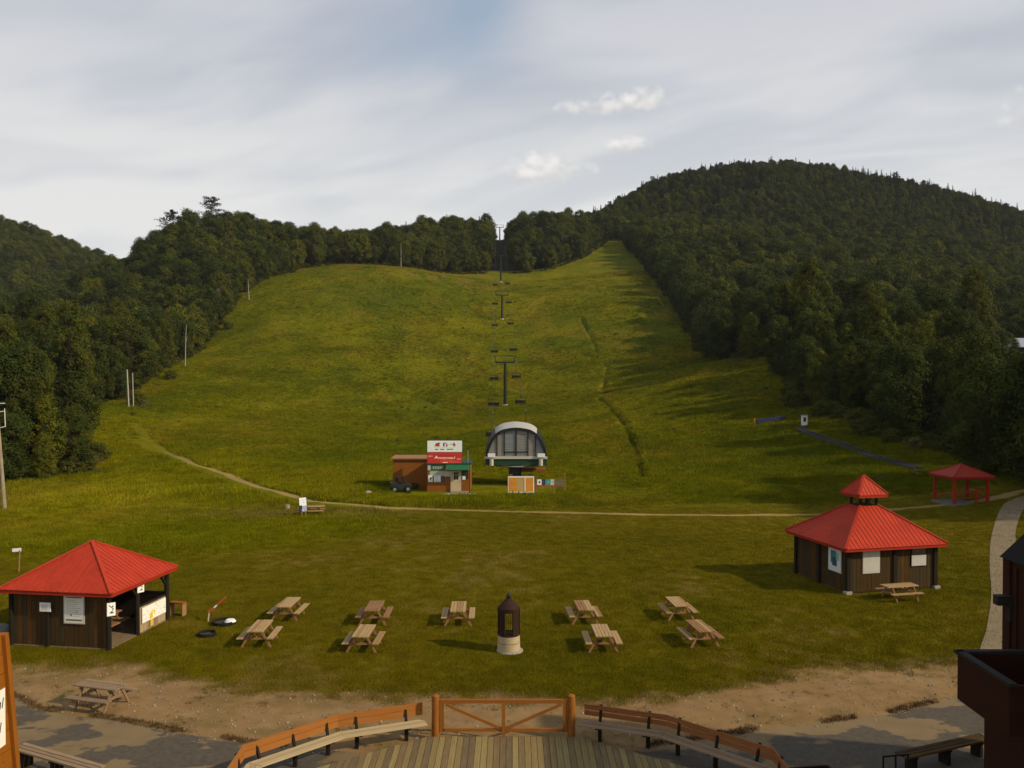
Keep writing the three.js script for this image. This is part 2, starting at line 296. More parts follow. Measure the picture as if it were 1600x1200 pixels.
// meadow outline (x, d); outside it stands the wood
const meadow = [[-64, -70], [-64, 60], [-58, 76], [-49, 86], [-45, 96], [-50, 106], [-72, 138], [-79, 165], [-77, 176], [-83, 200], [-88, 230], [-98, 290], [-105, 340], [-107, 390], [-101, 422], [-86, 439], [-60, 437], [-40, 452], [-12, 480], [20, 480], [38, 500], [50, 540], [60, 574], [73, 578], [70, 540], [69, 480], [67, 430], [63, 350], [56, 260], [53, 230], [62, 208], [55, 180], [47, 150], [46, 130], [45, 112], [46, 95], [49, 87], [62, 84], [66, 60], [66, -70]];
function inside(x, d, poly) { let r = false; for (let i = 0, j = poly.length - 1; i < poly.length; j = i++) { const [xi, yi] = poly[i], [xj, yj] = poly[j]; if ((yi > d) !== (yj > d) && x < (xj - xi) * (d - yi) / (yj - yi) + xi) r = !r; } return r; }
const liftX = (d) => 0.45 - 0.0172 * (d - 92);
const inWood = (x, d) => !inside(x, d, meadow) && !(d > 470 && Math.abs(x - liftX(d)) < 6.6);
{
  const pos = new Float32Array(NX * ND * 3), uv = new Float32Array(NX * ND * 2), idx = new Uint32Array((NX - 1) * (ND - 1) * 6);
  for (let j = 0; j < ND; j++) for (let i = 0; i < NX; i++) { const k = j * NX + i; pos[k * 3] = gx[i]; pos[k * 3 + 1] = heights[k]; pos[k * 3 + 2] = -gd[j]; uv[k * 2] = i / (NX - 1); uv[k * 2 + 1] = j / (ND - 1); }
  let q = 0; for (let j = 0; j + 1 < ND; j++) for (let i = 0; i + 1 < NX; i++) { const a = j * NX + i, b = a + 1, c = a + NX, d = c + 1; idx[q++] = a; idx[q++] = b; idx[q++] = d; idx[q++] = a; idx[q++] = d; idx[q++] = c; }
  const g = new THREE.BufferGeometry(); g.setAttribute('position', new THREE.BufferAttribute(pos, 3)); g.setAttribute('uv', new THREE.BufferAttribute(uv, 2)); g.setIndex(new THREE.BufferAttribute(idx, 1)); g.computeVertexNormals();
  const T = 2048, a = new Uint8Array(T * T * 4), o = [0, 0, 0];
  const at = (arr, f) => { const i = Math.min(arr.length - 2, Math.floor(f)); return mix(arr[i], arr[i + 1], f - i); };
  for (let j = 0; j < T; j++) {
    const d = at(gd, (j + 0.5) / T * (ND - 1));
    for (let i = 0; i < T; i++) {
      const x = at(gx, (i + 0.5) / T * (NX - 1)), k = (j * T + i) * 4;
      let c = Math.abs(x) < 122 && d < 600 ? (inside(x, d, meadow) || inside(x - Math.sign(x) * 6, d, meadow) || (d > 430 && inside(x, d - 7, meadow)) ? groundColor(x, d, o) : forestFloor) : forestFloor;
      a[k] = srgb(c[0]); a[k + 1] = srgb(c[1]); a[k + 2] = srgb(c[2]); a[k + 3] = 255;
    }
  }
  const t = new THREE.DataTexture(a, T, T); t.colorSpace = THREE.SRGBColorSpace; t.magFilter = THREE.LinearFilter; t.minFilter = THREE.LinearMipmapLinearFilter; t.generateMipmaps = true; t.needsUpdate = true;
  tag(part('ground', g, new THREE.MeshPhysicalMaterial({ map: t, roughness: 1, specularIntensity: 0.04 })), 'grassy valley floor rising into the open ski slope and wooded hills', 'ground', null, 'structure');
}
// strips of paving that follow the ground
function strip(name, left, right, lift, mat, label, cat, kind) {
  const n = 60, pos = [], uv = [], idx = [], crossN = 6;
  const L = new THREE.CatmullRomCurve3(left.map(([x, d]) => new THREE.Vector3(x, 0, d))), R = new THREE.CatmullRomCurve3(right.map(([x, d]) => new THREE.Vector3(x, 0, d)));
  for (let i = 0; i <= n; i++) { const a = L.getPoint(i / n), b = R.getPoint(i / n); for (let k = 0; k <= crossN; k++) { const t = k / crossN, x = mix(a.x, b.x, t), d = mix(a.z, b.z, t); pos.push(x, ground(x, d) + lift, -d); uv.push(x, d); } }
  for (let i = 0; i < n; i++) for (let k = 0; k < crossN; k++) { const a = i * (crossN + 1) + k, b = a + 1, c = a + crossN + 1, d = c + 1; idx.push(a, b, d, a, d, c); }
  const g = new THREE.BufferGeometry(); g.setAttribute('position', new THREE.Float32BufferAttribute(pos, 3)); g.setAttribute('uv', new THREE.Float32BufferAttribute(uv, 2)); g.setIndex(idx); g.computeVertexNormals();
  return tag(part(name, g, mat), label, cat, null, kind);
}
{
  // asphalt yard in front of the deck, partly covered by washed-out sand
  const rr = mulberry(5), sh = new THREE.Shape(), e = []; for (let x = -30; x <= 26; x += 0.25) e.push([x, lerpLine(asphaltEdge, x) + 0.28 * (fbm(x * 0.9, 3, 3, 7) - 0.5)]);
  const pos = [], uv = [], idx = []; const rows = 30;
  e.forEach(([x, d], i) => { for (let k = 0; k <= rows; k++) { const dd = mix(d, 6, k / rows); pos.push(x, 0.016, -dd); uv.push((x + 32) / 64, (dd - 4) / 32); } });
  for (let i = 0; i + 1 < e.length; i++) for (let k = 0; k < rows; k++) { const a = i * (rows + 1) + k, b = a + 1, c = a + rows + 1, d = c + 1; idx.push(a, b, d, a, d, c); }
  const g = new THREE.BufferGeometry(); g.setAttribute('position', new THREE.Float32BufferAttribute(pos, 3)); g.setAttribute('uv', new THREE.Float32BufferAttribute(uv, 2)); g.setIndex(idx.reverse()); g.computeVertexNormals();
  const m = new THREE.MeshStandardMaterial({ roughness: 0.95, map: tex(1536, 768, (u, v) => {
    const x = u * 64 - 32, d = v * 32 + 4, ed = lerpLine(asphaltEdge, x) - d;
    const n = fbm(x * 0.75 + d * 0.25, d * 1.3 - x * 0.2, 4, 113) + 0.22 * sstep(1.6, 0, ed) - 0.05, s = sstep(0.50, 0.58, n + 0.06 * (vnoise(x * 9, d * 9, 117) - 0.5));
    const gr = 0.75 + 0.5 * vnoise(x * 14, d * 14, 119), asph = [0.066 * gr, 0.050 * gr, 0.030 * gr], sand = mix3([0.165, 0.105, 0.040], [0.215, 0.142, 0.058], fbm(x * 2, d * 2, 3, 121));
    return mix3(asph, sand, s * 0.85);
  }) });
  tag(part('asphalt_yard', g, m), 'grey asphalt yard with patches of washed out sand beside the deck', 'asphalt', null, 'structure');
  strip('walkway', [[40.5, 71.5], [38.0, 69.0], [31.3, 58.2], [26.0, 48.6], [22.4, 41.7], [19.2, 36.1], [17.4, 33.2], [16.6, 31.8]], [[43.5, 72.5], [40.3, 69.5], [32.7, 58.0], [27.0, 47.2], [23.5, 41.4], [20.2, 35.8], [18.6, 33.0], [18.0, 31.6]], 0.03,
    speckle([0.19, 0.145, 0.085], [0.245, 0.19, 0.115], 0.95, 301, 0, 0.6), 'narrow pale gravel walkway curving past the roofed hut with cupola', 'path', 'structure');
  const landing = (x, d, w, l, s) => { const p = [], rg = mulberry(s); for (let i = 0; i < 11; i++) { const a = i / 11 * 6.283, q = 0.75 + 0.5 * rg(); p.push(new THREE.Vector2(Math.cos(a) * w * q, Math.sin(a) * l * q)); } const gg = new THREE.ExtrudeGeometry(new THREE.Shape(p), { depth: 0.07, bevelEnabled: false }); gg.rotateX(-Math.PI / 2); gg.translate(x, ground(x, d) - 0.01, -d); return gg; };
  tag(part('sand_patch', landing(-4.9, 84.4, 1.7, 0.75, 3), M.paleStone), 'pale bare sand patch in front of the lift hut door', 'sand', null, 'structure');
  tag(part('sand_patch', landing(2.0, 83.2, 1.7, 0.5, 9), M.paleStone), 'pale bare sand patch below the orange notice board', 'sand', null, 'structure');
}

// ------------------------------------------------------------------ trees
// each kind: trunk with limbs, and a crown of small leaf faces gathered in clumps
const leafMat = new THREE.MeshPhysicalMaterial({ vertexColors: true, roughness: 0.9, transmission: 0.16, thickness: 0, specularIntensity: 0.15 });
const needleMat = new THREE.MeshPhysicalMaterial({ vertexColors: true, roughness: 1, specularIntensity: 0.1 });
scene.fog = new THREE.FogExp2(new THREE.Color().setRGB(0.68, 0.72, 0.78), 0.00005);
class Leaves {
  constructor(rng) { this.r = rng; this.p = []; this.n = []; this.c = []; }
  leaf(x, y, z, nx, ny, nz, s, asp, col) { // a folded rhombus
    const r = this.r, N = new THREE.Vector3(nx, ny, nz).normalize(), t = new THREE.Vector3(r() - 0.5, r() - 0.5, r() - 0.5).cross(N).normalize(), b = N.clone().cross(t);
    const f = 0.18 * s, P = [[t, s], [b, s * asp], [t, -s], [b, -s * asp]].map(([v, k], i) => [x + v.x * k + (i & 1 ? N.x * f : 0), y + v.y * k + (i & 1 ? N.y * f : 0), z + v.z * k + (i & 1 ? N.z * f : 0)]);
    for (const i of [0, 1, 2, 0, 2, 3]) { this.p.push(...P[i]); this.c.push(...col); }
  }
  build() { const g = new THREE.BufferGeometry(); g.setAttribute('position', new THREE.Float32BufferAttribute(this.p, 3)); g.setAttribute('color', new THREE.Float32BufferAttribute(this.c, 3)); g.computeVertexNormals(); return g; }
}
function limbs(list) { // [[points, r0, r1]] -> merged tapered tubes
  return mergeGeometries(list.map(([pts, r0, r1]) => {
    const n = Math.max(3, pts.length * 2), c = new THREE.CatmullRomCurve3(pts.map((p) => new THREE.Vector3(...p))), g = new THREE.TubeGeometry(c, n, 1, 6, false), p = g.attributes.position;
    for (let i = 0; i <= n; i++) { const o = c.getPointAt(i / n), r = mix(r0, r1, i / n); for (let k = 0; k < 7; k++) { const q = i * 7 + k; p.setXYZ(q, o.x + (p.getX(q) - o.x) * r, o.y + (p.getY(q) - o.y) * r, o.z + (p.getZ(q) - o.z) * r); } }
    return g.toNonIndexed();
  }));
}
function broadleaf(seed, h, r, low, o = {}) { // low: height of the crown's foot as a share of h
  const rng = mulberry(seed), L = new Leaves(rng), limb = [], clumps = [], cy = h * (1 + low) / 2, ry = h * (1 - low) / 2, N = o.n || 52, per = o.per || 80, size = o.size || 0.30;
  const base = o.col || [0.055, 0.075, 0.010];
  limb.push([[[0, -0.6, 0], [0.1 * r * (rng() - 0.5), h * 0.3, 0.1 * r * (rng() - 0.5)], [0.25 * r * (rng() - 0.5), h * 0.6, 0.25 * r * (rng() - 0.5)], [0, h * 0.9, 0]], h * 0.016, h * 0.003]);
  for (let i = 0; i < N; i++) {
    const u = (i + 0.5) / N, v = 1 - 2 * u, a = i * 2.39996 + rng() * 0.9, q = Math.sqrt(1 - v * v), k = 0.62 + 0.42 * Math.sqrt(rng());
    const lobe = 0.82 + 0.32 * Math.sin(a * 2 + seed) * Math.sin(v * 4 + seed * 0.7) + 0.18 * (rng() - 0.5);
    const top = v > 0 ? 1 : (o.skirt || 0.92), shape = o.peak ? Math.pow(clamp(1 - Math.max(0, v)), o.peak) : 1;
    clumps.push([Math.cos(a) * q * r * k * lobe * shape, cy + v * ry * (0.72 + 0.25 * k) * top, Math.sin(a) * q * r * k * lobe * shape, r * (0.22 + 0.15 * rng()) * (o.clump || 1), 0.78 + 0.44 * rng(), rng()]);
  }
  for (const [x, y, z, cr, br, hue] of clumps) {
    if (rng() < 0.4) limb.push([[[0, y * 0.62, 0], [x * 0.45, y * 0.8, z * 0.45], [x * 0.92, y, z * 0.92]], h * 0.005, h * 0.0012]);
    for (let m = 0; m < per; m++) {
      let a, b, c, l; do { a = rng() * 2 - 1; b = rng() * 2 - 1; c = rng() * 2 - 1; l = a * a + b * b + c * c; } while (l > 1 || l < 0.02);
      const e = Math.pow(l, 0.5), f = (0.62 + 0.38 * e) / e * (0.85 + 0.3 * rng()), w = br * (0.84 + 0.32 * rng()), yl = (hue - 0.5) * 0.4 + (rng() - 0.5) * 0.2;
      L.leaf(x + a * cr * f * e, y + b * cr * 0.8 * f * e, z + c * cr * f * e, a + (rng() - 0.5) * 0.95 + x / r * 0.5, b + 0.5 + (rng() - 0.5) * 0.95, c + (rng() - 0.5) * 0.95 + z / r * 0.5, size * (0.65 + 0.7 * rng()), 0.62, [base[0] * w * (1 + yl), base[1] * w, base[2] * w * (1 - yl * 0.5)]);
    }
  }
  return { trunk: limbs(limb), crown: L.build(), h, r };
}
function spruce(seed, h, r, o = {}) {
  const rng = mulberry(seed), L = new Leaves(rng), limb = [[[[0, -0.6, 0], [0, h * 0.5, 0], [0, h * 0.99, 0]], h * 0.013, h * 0.002]], rows = Math.round(h * 2.6), base = o.col || [0.024, 0.030, 0.007];
  for (let k = 0; k < rows; k++) {
    const t = k / rows, y = h * (0.06 + 0.94 * Math.pow(t, 0.92)), R = r * Math.pow(1 - t, 0.82) * (0.8 + 0.4 * rng()) + 0.12, n = Math.max(4, Math.round(9 - 4 * t));
    for (let b = 0; b < n; b++) {
      const a = rng() * 6.283, q = R * (0.65 + 0.5 * rng()), droop = 0.22 + 0.25 * rng(), ca = Math.cos(a), sa = Math.sin(a), w = 0.65 + 0.7 * rng(), m = Math.max(3, Math.round(q * 4));
      if (q > 0.9 && rng() < 0.25) limb.push([[[0, y, 0], [ca * q * 0.5, y - droop * q * 0.4, sa * q * 0.5], [ca * q * 0.9, y - droop * q * 0.75, sa * q * 0.9]], 0.035, 0.012]);
      for (let i = 0; i < m; i++) { const s = (i + 0.6) / m, e = 0.16 * q * (1.1 - s); L.leaf(ca * q * s + (rng() - 0.5) * e * 2, y - droop * q * s * s + (rng() - 0.5) * 0.16, sa * q * s + (rng() - 0.5) * e * 2, ca * 0.5 + (rng() - 0.5) * 0.9, 0.9, sa * 0.5 + (rng() - 0.5) * 0.9, (0.24 + 0.16 * rng()) * (1.15 - 0.4 * t), 0.5, [base[0] * w, base[1] * w, base[2] * w]); }
    }
  }
  return { trunk: limbs(limb), crown: L.build(), h, r };
}
function pine(seed, h, r) { // open crown of flat pads on bare limbs
  const rng = mulberry(seed), L = new Leaves(rng), limb = [[[[0, -0.6, 0], [0.15, h * 0.5, 0.1], [-0.1, h * 0.98, 0]], h * 0.015, h * 0.003]];
  const n = 26; for (let k = 0; k < n; k++) {
    const t = k / (n - 1), y = h * (0.30 + 0.67 * t), a = k * 2.4 + rng(), q = r * (0.5 + 0.6 * rng()) * (t > 0.75 ? 1.25 - t * 0.75 : 0.75 + 0.35 * t), x = Math.cos(a) * q, z = Math.sin(a) * q, yy = y + q * 0.15;
    limb.push([[[0, y, 0], [x * 0.5, y + q * 0.02, z * 0.5], [x, yy, z]], h * 0.005, 0.03]);
    for (let i = 0; i < 90; i++) { const s = 0.25 + 0.9 * rng(), e = q * 0.36; L.leaf(x * s + (rng() - 0.5) * e * 2, mix(y, yy, s) + (rng() - 0.35) * 0.75, z * s + (rng() - 0.5) * e * 2, (rng() - 0.5) * 1.4, 1, (rng() - 0.5) * 1.4, 0.22 + 0.16 * rng(), 0.5, [0.028, 0.040, 0.014].map((v) => v * (0.7 + 0.6 * rng()))); }
  }
  return { trunk: limbs(limb), crown: L.build(), h, r };
}
const KIND = {
  near: [ // the same five kinds with finer leaves, for the trees that stand close
    broadleaf(1, 14, 4.2, 0.02, { n: 110, per: 150, size: 0.155, clump: 0.92, col: [0.050, 0.060, 0.007] }), broadleaf(2, 15.5, 3.7, 0.02, { n: 110, per: 150, size: 0.155, clump: 0.92, col: [0.036, 0.046, 0.006] }), broadleaf(3, 12.5, 4.4, 0.02, { n: 110, per: 150, size: 0.155, clump: 0.92, col: [0.042, 0.054, 0.007] }),
    broadleaf(4, 16.5, 3.1, 0.03, { n: 100, per: 145, size: 0.15, col: [0.064, 0.074, 0.007], clump: 1.05 }), broadleaf(5, 13.5, 3.4, 0.02, { n: 100, per: 145, size: 0.15, col: [0.090, 0.094, 0.007], peak: 0.25 })],
  broad: [
    broadleaf(1, 12.5, 4.8, 0.05, { n: 76, per: 100, size: 0.25, col: [0.050, 0.060, 0.007] }), broadleaf(2, 13.5, 4.7, 0.06, { n: 72, per: 100, size: 0.25, col: [0.036, 0.046, 0.006] }), broadleaf(3, 11.5, 5.0, 0.05, { n: 76, per: 100, size: 0.25, col: [0.042, 0.054, 0.007] }),
    broadleaf(4, 14, 4.1, 0.06, { n: 72, per: 96, size: 0.25, col: [0.064, 0.074, 0.007], clump: 1.15 }), broadleaf(5, 12, 4.5, 0.04, { n: 70, per: 96, size: 0.25, col: [0.090, 0.094, 0.007], peak: 0.12 })],
  conifer: [spruce(11, 15, 2.9), spruce(12, 12.5, 2.4, { col: [0.028, 0.036, 0.009] }), spruce(13, 17, 2.7, { col: [0.021, 0.027, 0.007] })],
  pine: [pine(21, 15, 4.4), pine(22, 13, 3.6)],
  bush: [broadleaf(31, 2.4, 1.7, 0.02, { n: 26, per: 60, size: 0.13, skirt: 1, col: [0.062, 0.068, 0.008] }), broadleaf(32, 1.7, 1.35, 0.02, { n: 22, per: 60, size: 0.11, skirt: 1, col: [0.125, 0.112, 0.03] })],
};
// where the trees stand: jittered cells inside the wood
const trees = [];
{
  const rng = mulberry(1234);
  const add = (kind, v, x, d, s, sy = 1) => {
    const q = x / d; if (q > 0.52 && q < 0.62 && d < 240 && d > 84) { const room = 9.4 - ground(x, d), h = KIND[kind][v].h * sy; if (room < 3) return; s = Math.min(s, room / h); } // low growth in front of the hillside house
    trees.push({ kind, v, x, d, y: ground(x, d) - 0.1, s, sy, a: rng() * 6.283 });
  };
  for (let d = 60; d < 960;) {
    const cell = d < 250 ? 4.7 : d < 500 ? 5.2 : 5.4;
    for (let x = -0.66 * d - 40; x < 0.64 * d + 40; x += cell) {
      const X = x + (rng() - 0.5) * cell * 0.9, D = d + (rng() - 0.5) * cell * 0.9, pick = rng(), sz = rng(), v = rng();
      if (!inWood(X, D)) continue;
      if (X > 40 && X < 66 && D < 84) continue;                                  // clearing by the gazebo
      if (X > 135 && X < 178 && D > 205 && D < 262) continue;                    // clearing of the house on the hillside
      const patch = fbm(X * 0.012 + 5, D * 0.012, 2, 131), con = clamp(0.08 + 0.9 * (patch - 0.5) + (X > 60 && D > 600 ? 0.25 : 0) + (X > 45 && D < 140 ? 0.12 : 0));
      if (pick < con) add('conifer', Math.floor(v * 3), X, D, D > 600 ? 0.5 + 0.4 * sz * sz : (D < 190 ? 0.5 : 0.62) + 0.45 * sz); else add('broad', Math.floor(v * 5), X, D, X < -38 && D < 150 ? 0.55 + 0.3 * sz : X > 40 && D < 190 ? 0.5 + 0.42 * sz : D > 600 && X > 40 ? 0.5 + 0.28 * sz : (D < 260 ? 0.62 : 0.70) + 0.6 * sz * sz, 0.85 + 0.3 * rng());
    }
    d += cell;
  }
  // single trees that stand out
  for (const [x, d, s, v] of [[-151, 452, 1.6, 0], [-165, 436, 1.5, 1], [8, 560, 0.95, 1], [-100, 505, 0.85, 1], [-128, 482, 0.8, 0]]) add('pine', v, x, d, s);
  for (let x = 60; x < 520; x += 13 + rng() * 22) { let best = 700, bh = -1; for (let d = 640; d < 900; d += 10) { const e = (ground(x * d / 850, d) - CAM_H) / d; if (e > bh) { bh = e; best = d; } } const X = x * best / 850; if (inWood(X, best)) add(rng() < 0.6 ? 'conifer' : 'pine', Math.floor(rng() * 2), X, best, 0.75 + 0.35 * rng()); }
  for (const [x, d, s, v] of [[-50, 89, 0.78, 1], [-53, 86, 0.95, 0], [-47.6, 91, 0.62, 4], [-57, 92, 0.9, 3], [-52, 95, 0.85, 1], [-47, 95, 0.5, 0], [-59, 86, 1.05, 2], [-55, 82.5, 0.7, 2], [-49, 86.5, 0.55, 2], [-46.5, 88.5, 0.36, 4], [-51.5, 83, 0.5, 4], [55, 240, 1.2, 0], [53.5, 228, 1.05, 2], [59, 252, 1.25, 1], [60, 268, 1.2, 0], [62, 300, 1.15, 2], [57, 210, 1.1, 0], [60, 206, 1.1, 2], [54, 203, 0.8, 4], [64, 335, 1.2, 0], [66, 372, 1.2, 2], [63, 213, 1.1, 1], [53, 178, 0.85, 0], [47, 92, 0.6, 2], [52, 88, 0.6, 0], [56, 90, 0.7, 4], [49, 69, 1.0, 0], [53, 73, 1.05, 2], [51, 63, 0.95, 1], [57, 67, 1.1, 0], [48.5, 77, 0.9, 2], [46, 81, 0.7, 0], [45, 65.5, 1.0, 2], [45.3, 70.5, 1.05, 0], [44.6, 75.5, 0.95, 2], [43, 81.5, 0.8, 0], [49, 60, 1.0, 1]]) add('broad', v, x, d, s);
}
// what the photograph can show of each: a running skyline per picture column, from the nearest tree to the farthest
{
  const COLS = 640, F = 1400 / 1600 * COLS, sky = new Float32Array(COLS).fill(1e9);
  let last = 20; const HZ = 575.6 / 1600 * COLS;
  trees.sort((p, q) => p.d - q.d);
  const rowOf = (y, d) => HZ - F * (y - CAM_H) / d;
  for (const t of trees) {
    while (last < t.d) { for (let c = 0; c < COLS; c += 1) { const x = (c - COLS / 2) / F * last; const r = rowOf(ground(x, last), last); if (r < sky[c]) sky[c] = r; } last += last < 150 ? 3 : 8; }
    const k = KIND[t.kind][t.v], H = k.h * t.s * t.sy, R = k.r * t.s, c0 = Math.floor(COLS / 2 + F * (t.x - R) / t.d), c1 = Math.ceil(COLS / 2 + F * (t.x + R) / t.d), top = rowOf(t.y + H, t.d);
    let seen = 0, gap = 1e9, n = 0;
    for (let c = Math.max(0, c0); c <= Math.min(COLS - 1, c1); c++) { n++; seen += Math.max(0, Math.min(sky[c], rowOf(t.y, t.d)) - top); gap = Math.min(gap, top - sky[c]); }
    t.seen = seen; t.gap = n ? gap : (t.d < 200 ? 0 : 1e9); t.inFrame = n > 0;
    const core = rowOf(t.y + H * 0.86, t.d), w = (c1 - c0) * 0.2;
    for (let c = Math.max(0, Math.round(c0 + w)); c <= Math.min(COLS - 1, Math.round(c1 - w)); c++) if (core < sky[c]) sky[c] = core;
  }
}
const kept = trees.filter((t) => t.gap < 10 || (t.d < 150 && t.gap < 1e8));
const zone = (t) => t.d < 108 && t.x < -30 ? 'in the clump beside the leaning utility pole' : t.x < -60 && t.d < 440 ? 'in the wood behind the bare poles' : t.x > 90 && t.d > 430 ? 'on the high wooded hill' : t.x < -90 ? 'on the low ridge with the tall pines' : t.d > 420 ? 'in the wood above the ski slope' : t.d < 150 ? 'in the dark wood behind the conveyor' : 'along the shaded side of the slope';
const NAMES = { broad: ['broadleaf_tree', 'tree'], conifer: ['spruce_tree', 'tree'], pine: ['pine_tree', 'tree'] };
const look = { broad: ['rounded mid green leafy tree', 'tall leafy dark green tree', 'broad spreading green leafy tree', 'slender light green leafy tree', 'pointed yellow green leafy tree'], conifer: ['dark pointed spruce tree', 'short dark spruce tree', 'tall dark spruce tree'], pine: ['open crowned wind shaped pine tree', 'small open crowned pine tree'] };
const mtx = (t) => new THREE.Matrix4().compose(new THREE.Vector3(t.x, t.y, -t.d), new THREE.Quaternion().setFromAxisAngle(new THREE.Vector3(0, 1, 0), t.a), new THREE.Vector3(t.s, t.s * t.sy, t.s));
for (const kind of ['broad', 'conifer', 'pine']) {
  const all = kept.filter((t) => t.kind === kind).sort((p, q) => q.seen - p.seen), single = new Set(all.filter((t) => t.inFrame && t.seen > 2).slice(0, kind === 'broad' ? 290 : kind === 'conifer' ? 110 : 60));
  const proto = {};
  for (const t of single) {
    const near = kind === 'broad' && t.d < 240, k = KIND[near ? 'near' : kind][t.v], label = look[kind][t.v] + ' ' + zone(t), key = t.v + (near ? 10 : 0);
    let o;
    if (!proto[key]) { o = proto[key] = thing(NAMES[kind][0], label, 'tree'); part('trunk', k.trunk, kind === 'broad' && t.v === 3 && !near ? M.paleBark : M.bark, o); part('crown', k.crown, kind === 'broad' ? leafMat : needleMat, o); }
    else o = copy(proto[key], [0, 0, 0], 0, label);
    o.position.set(t.x, t.y, -t.d); o.rotation.y = t.a; o.scale.set(t.s, t.s * t.sy, t.s); o.userData.group = 'trees ' + zone(t); o.userData.label = label;
  }
  const rest = all.filter((t) => !single.has(t));
  if (rest.length) {
    const grp = new THREE.Group(); grp.name = kind === 'broad' ? 'broadleaf_wood' : kind === 'conifer' ? 'spruce_wood' : 'pine_wood';
    tag(grp, kind === 'broad' ? 'mass of leafy trees covering the wooded hills' : kind === 'conifer' ? 'dark spruces scattered through the wooded hills' : 'pines scattered through the wooded hills', 'wood', null, 'stuff'); scene.add(grp);
    [...KIND[kind].map((k, v) => [k, v, false]), ...(kind === 'broad' ? KIND.near.map((k, v) => [k, v, true]) : [])].forEach(([k, v, near]) => {
      const list = rest.filter((t) => t.v === v && (kind !== 'broad' || (t.d < 240) === near)); if (!list.length) return;
      for (const [nm, g, m] of [['trunks', k.trunk, M.bark], ['crowns', k.crown, kind === 'broad' ? leafMat : needleMat]]) {
        const im = new THREE.InstancedMesh(g, m, list.length); im.name = nm; im.castShadow = im.receiveShadow = true; im.userData.kind = 'stuff';
        list.forEach((t, i) => im.setMatrixAt(i, mtx(t))); grp.add(im);
      }
    });
  }
  console.log(kind, all.length, single.size);
}
// bare pale trunks along the wood edges
for (const [x, d, h, r, lean, where] of [[-99, 338, 8.5, 0.16, 0.05, 'at the wood edge half way up the slope'], [-54, 437, 12, 0.16, 0.0, 'before the wood at the top of the slope'], [-83.5, 229, 11, 0.13, -0.03, 'at the wood edge above the pair of poles'], [56, 330, 6, 0.09, 0.7, 'leaning over the shaded slope'], [-96, 443, 10, 0.15, 0.06, 'at the upper corner of the wood']]) {
  const y = ground(x, d) - 0.3, o = thing('dead_trunk', 'bare pale dead trunk ' + where, 'dead tree', [x, y, -d], 0, 'bare dead trunks');
  part('trunk', limbs([[[[0, 0, 0], [-lean * h * 0.45, h * 0.5, 0.1], [-lean * h, h * (1 - Math.abs(lean) * 0.3), 0]], r, r * 0.35], [[[-lean * h * 0.6, h * 0.6, 0], [-lean * h * 0.6 + 0.5, h * 0.72, 0.2]], 0.05, 0.02]]), M.paleBark, o);
}

